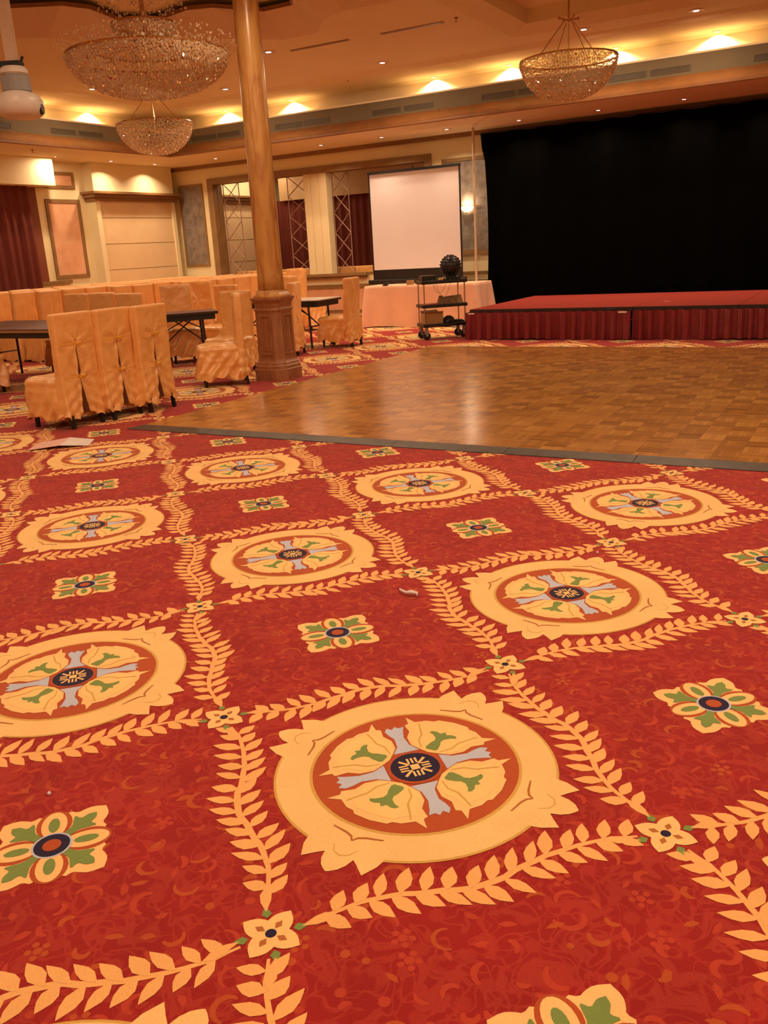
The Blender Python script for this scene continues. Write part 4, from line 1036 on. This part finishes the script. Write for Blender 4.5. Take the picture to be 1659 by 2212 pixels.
def skirt(x0, x1, label, seed, side=False):
    rnd = random.Random(seed); b = MB(); vs = []; n = int((x1-x0)/.010); nz = 8; wl = .165
    ph = rnd.uniform(0, 3)
    for j in range(nz+1):
        f = j/nz; z = .012+(SZ-.06)*f
        for i in range(n+1):
            x = x0+(x1-x0)*i/n; q = ((x+.035*math.sin(x*5+ph)+.015*math.sin(x*13))/wl) % 1
            tri = max(0, min(1, (q-.02)/.10, (.56-q)/.10))
            d = .085*tri*(.75+.25*(1-f))+.012*math.sin(x*2.3+ph)*(1-f)+.008*noise.noise(Vector((x*5, z*6, seed)))
            vs.append((x, -d-.003, z+(0 if j else .01*math.sin(x*3.1+ph))))
    m_ = len(vs); vs += [(x, y+.004, z) for x, y, z in vs]
    fs = [(j*(n+1)+i, j*(n+1)+i+1, (j+1)*(n+1)+i+1, (j+1)*(n+1)+i) for j in range(nz) for i in range(n)]
    fs += [tuple(m_+k for k in reversed(f)) for f in fs]; b.add(vs, fs)
    o = b.build('stage_skirt', M['skirt'], smooth=True); tag(o, label, 'stage skirt')
    return o
o = skirt(-4.58, -2.06, 'pleated maroon skirt along the left part of the stage front', 1); o.location = (0, SY0-.005, 0)
o = skirt(-2.03, 3.56, 'pleated maroon skirt along the right part of the stage front', 2); o.location = (0, SY0-.005, 0)
o = skirt(0, SY1-SY0, 'maroon skirt down the left side of the stage', 3); o.location = (SX-.006, SY1, 0); o.rotation_euler = (0, 0, -PI/2)
b = MB(); b.box(-.06, .06, -.006, 0, 0, .022); o = b.build('tape_strip', M['paperwhite'], loc=(-2.17, SY0-.10, .385)); tag(o, 'short white tape where the two stage skirts meet', 'tape')
b = MB(); b.box(-.05, .05, -.004, 0, 0, .02); o = b.build('tape_strip', M['paperwhite'], loc=(-4.50, SY0-.10, .395)); tag(o, 'short white tape at the left corner of the stage skirt', 'tape')
b = MB(); b.box(-.07, .07, -.004, 0, 0, .02); o = b.build('tape_strip', plain('blue tape', (.04, .05, .16), .5), loc=(-2.36, SY0-.004, .425)); tag(o, 'short blue tape on the stage edge', 'tape')
b = MB(); b.add([(-.06, 0, 0), (.03, -.02, .004), (.06, .02, 0), (-.02, .03, .006)], [(0, 1, 2, 3)]); b.box(-.05, .04, -.0, .015, 0, .004); o = b.build('paper_scrap', M['paper'], loc=(-1.75, 11.7, SZ)); tag(o, 'small pale scrap lying on the stage', 'scrap')
# black backdrop on its frame
t = thing('backdrop', 'wide black drape backdrop hanging behind the stage', 'backdrop', (0, 13.98, 0))
b = MB(); vs = []; n = 260; nz = 14; x0, x1 = -5.62, 4.6
for j in range(nz+1):
    z = .06+3.27*j/nz
    for i in range(n+1):
        x = x0+(x1-x0)*i/n
        if i < 6: x += .07*(math.sin(PI*j/nz)**.8) + (.04 if j < nz-1 else 0)*(1-i/6) - .06*(j == nz)*(1-i/6)*0
        vs.append((x, -.03*math.sin(x*11+.4*math.sin(z))-.02*math.sin(x*4.3), z))
m_ = len(vs); vs += [(x, y+.01, z) for x, y, z in vs]
fs = [(j*(n+1)+i, j*(n+1)+i+1, (j+1)*(n+1)+i+1, (j+1)*(n+1)+i) for j in range(nz) for i in range(n)]; fs += [tuple(m_+k for k in reversed(f)) for f in fs]
b.add(vs, fs); b.build('drape', M['black'], t, True)
b = MB(); b.tube([(-5.65, .03, 3.345), (4.65, .03, 3.345)], .018, 8); b.tube([(4.6, .03, 0), (4.6, .03, 3.345)], .02, 8); b.build('crossbar', M['blackmetal'], t)
b = MB(); b.tube([(0, 0, 0), (0, 0, 3.40)], .022, 10); b.lathe([(.11, 0), (.11, .01), (.03, .03)], n=16); o = b.build('drape_pole', M['polewhite'], loc=(-5.57, 13.48, 0)); tag(o, 'slim pale upright pole left of the black backdrop', 'pole')

# sconce
t = thing('wall_sconce', 'lit bowl wall sconce on the grey panel beside the screen', 'wall lamp', (-6.02, YB-.035, 2.10))
b = MB(); pr = [(1e-3, -.075), (.05, -.07), (.09, -.05), (.12, -.02), (.135, .02)]
for i in range(len(pr)-1):
    pass
vs = []; n = 18
for r, z in pr:
    for k in range(n+1): a = -PI+PI*k/n; vs.append((r*math.cos(a), r*math.sin(a), z))
b.add(vs, [(i*(n+1)+k, i*(n+1)+k+1, (i+1)*(n+1)+k+1, (i+1)*(n+1)+k) for i in range(len(pr)-1) for k in range(n)]); b.build('glass_bowl', M['sconce'], t, True)
b = MB(); b.box(-.27, .27, -.012, 0, .018, .034); b.lathe([(.015, -.11), (.02, -.09), (.01, -.075)], c=(0, -.03, 0), n=10); b.build('bracket', M['brass'], t)
ld = bpy.data.lights.new('lamp', 'POINT'); ld.energy = 9; ld.color = LAMP; ld.shadow_soft_size = .04
lo = bpy.data.objects.new('lamp', ld); COL.objects.link(lo); lo.parent = t; lo.location = (0, -.07, .08)

# ------------------------------------------------------------------ dance floor
t = thing('dance_floor', 'large glossy basket weave parquet dance floor laid over the carpet', 'dance floor', (0, 0, 0))
b = MB(); b.box(-4.76, 6.2, 3.86, 9.80, .004, .022); b.build('parquet_deck', M['parquet'], t)
b = MB(); x = -4.86
vs = [(0, 3.72, .004), (0, 3.86, .004), (0, 3.86, .023), (0, 3.85, .023), (0, 3.73, .008)]
seg = .915; k = 0
while x < 6.2:
    x1_ = min(x+seg-.004, 6.2); q = [(x, *v[1:]) for v in vs]+[(x1_, *v[1:]) for v in vs]
    if k == 0: q = [(xx+(0 if i_ > 4 else (0 if vs[i_ % 5][1] < 3.8 else .10)), yy, zz) for i_, (xx, yy, zz) in enumerate(q)]
    b.add(q, [(0, 1, 2, 3, 4), (9, 8, 7, 6, 5)]+[(i_, (i_+1) % 5+0, (i_+1) % 5+5, i_+5) for i_ in range(5)]); x += seg; k += 1
b.build('metal_edging', M['metalstrip'], t)

# ------------------------------------------------------------------ litter on the carpet
t = thing('magazine', 'open printed leaflet lying on the carpet before the ribboned chairs', 'leaflet', (-4.93, 3.02, .004), .55)
b = MB(); b.add([(-.23, -.15, .002), (.05, -.16, .03), (.05, .14, .035), (-.22, .15, .004), (-.23, -.15, .0), (.05, -.16, .027), (.05, .14, .032), (-.22, .15, .0)],
                [(0, 1, 2, 3), (7, 6, 5, 4), (0, 4, 5, 1), (2, 6, 7, 3)]); b.build('printed_page', M['paper'], t)
b = MB(); b.add([(.05, -.16, .03), (.27, -.10, .002), (.25, .15, .004), (.05, .14, .035), (.05, -.16, .027), (.27, -.10, 0), (.25, .15, 0), (.05, .14, .031)],
                [(0, 1, 2, 3), (7, 6, 5, 4), (0, 4, 5, 1), (2, 6, 7, 3)]); b.build('blank_page', M['paperwhite'], t)
b = MB(); b.tube([(-.055, .03, .008), (-.03, .0, .016), (0, -.012, .014), (.025, -.012, .02), (.045, .004, .012), (.05, -.01, .006)], [.003, .006, .007, .010, .007, .003], 7)
o = b.build('paper_wisp', M['paperwhite'], loc=(-.63, 1.16, .0), smooth=True); tag(o, 'small curled white paper wisp on the open red carpet', 'litter')
for nm, x, y, lb in (('crumb', -.02, 1.95, 'tiny white crumb near the square motif right of centre'), ('crumb', -.9, -.55, 'tiny white crumb on the carpet left of the nearest medallion')):
    b = MB(); b.sphere((0, 0, .004), .006, 8, 6); o = b.build(nm, M['paperwhite'], loc=(x, y, 0)); tag(o, lb, 'litter')
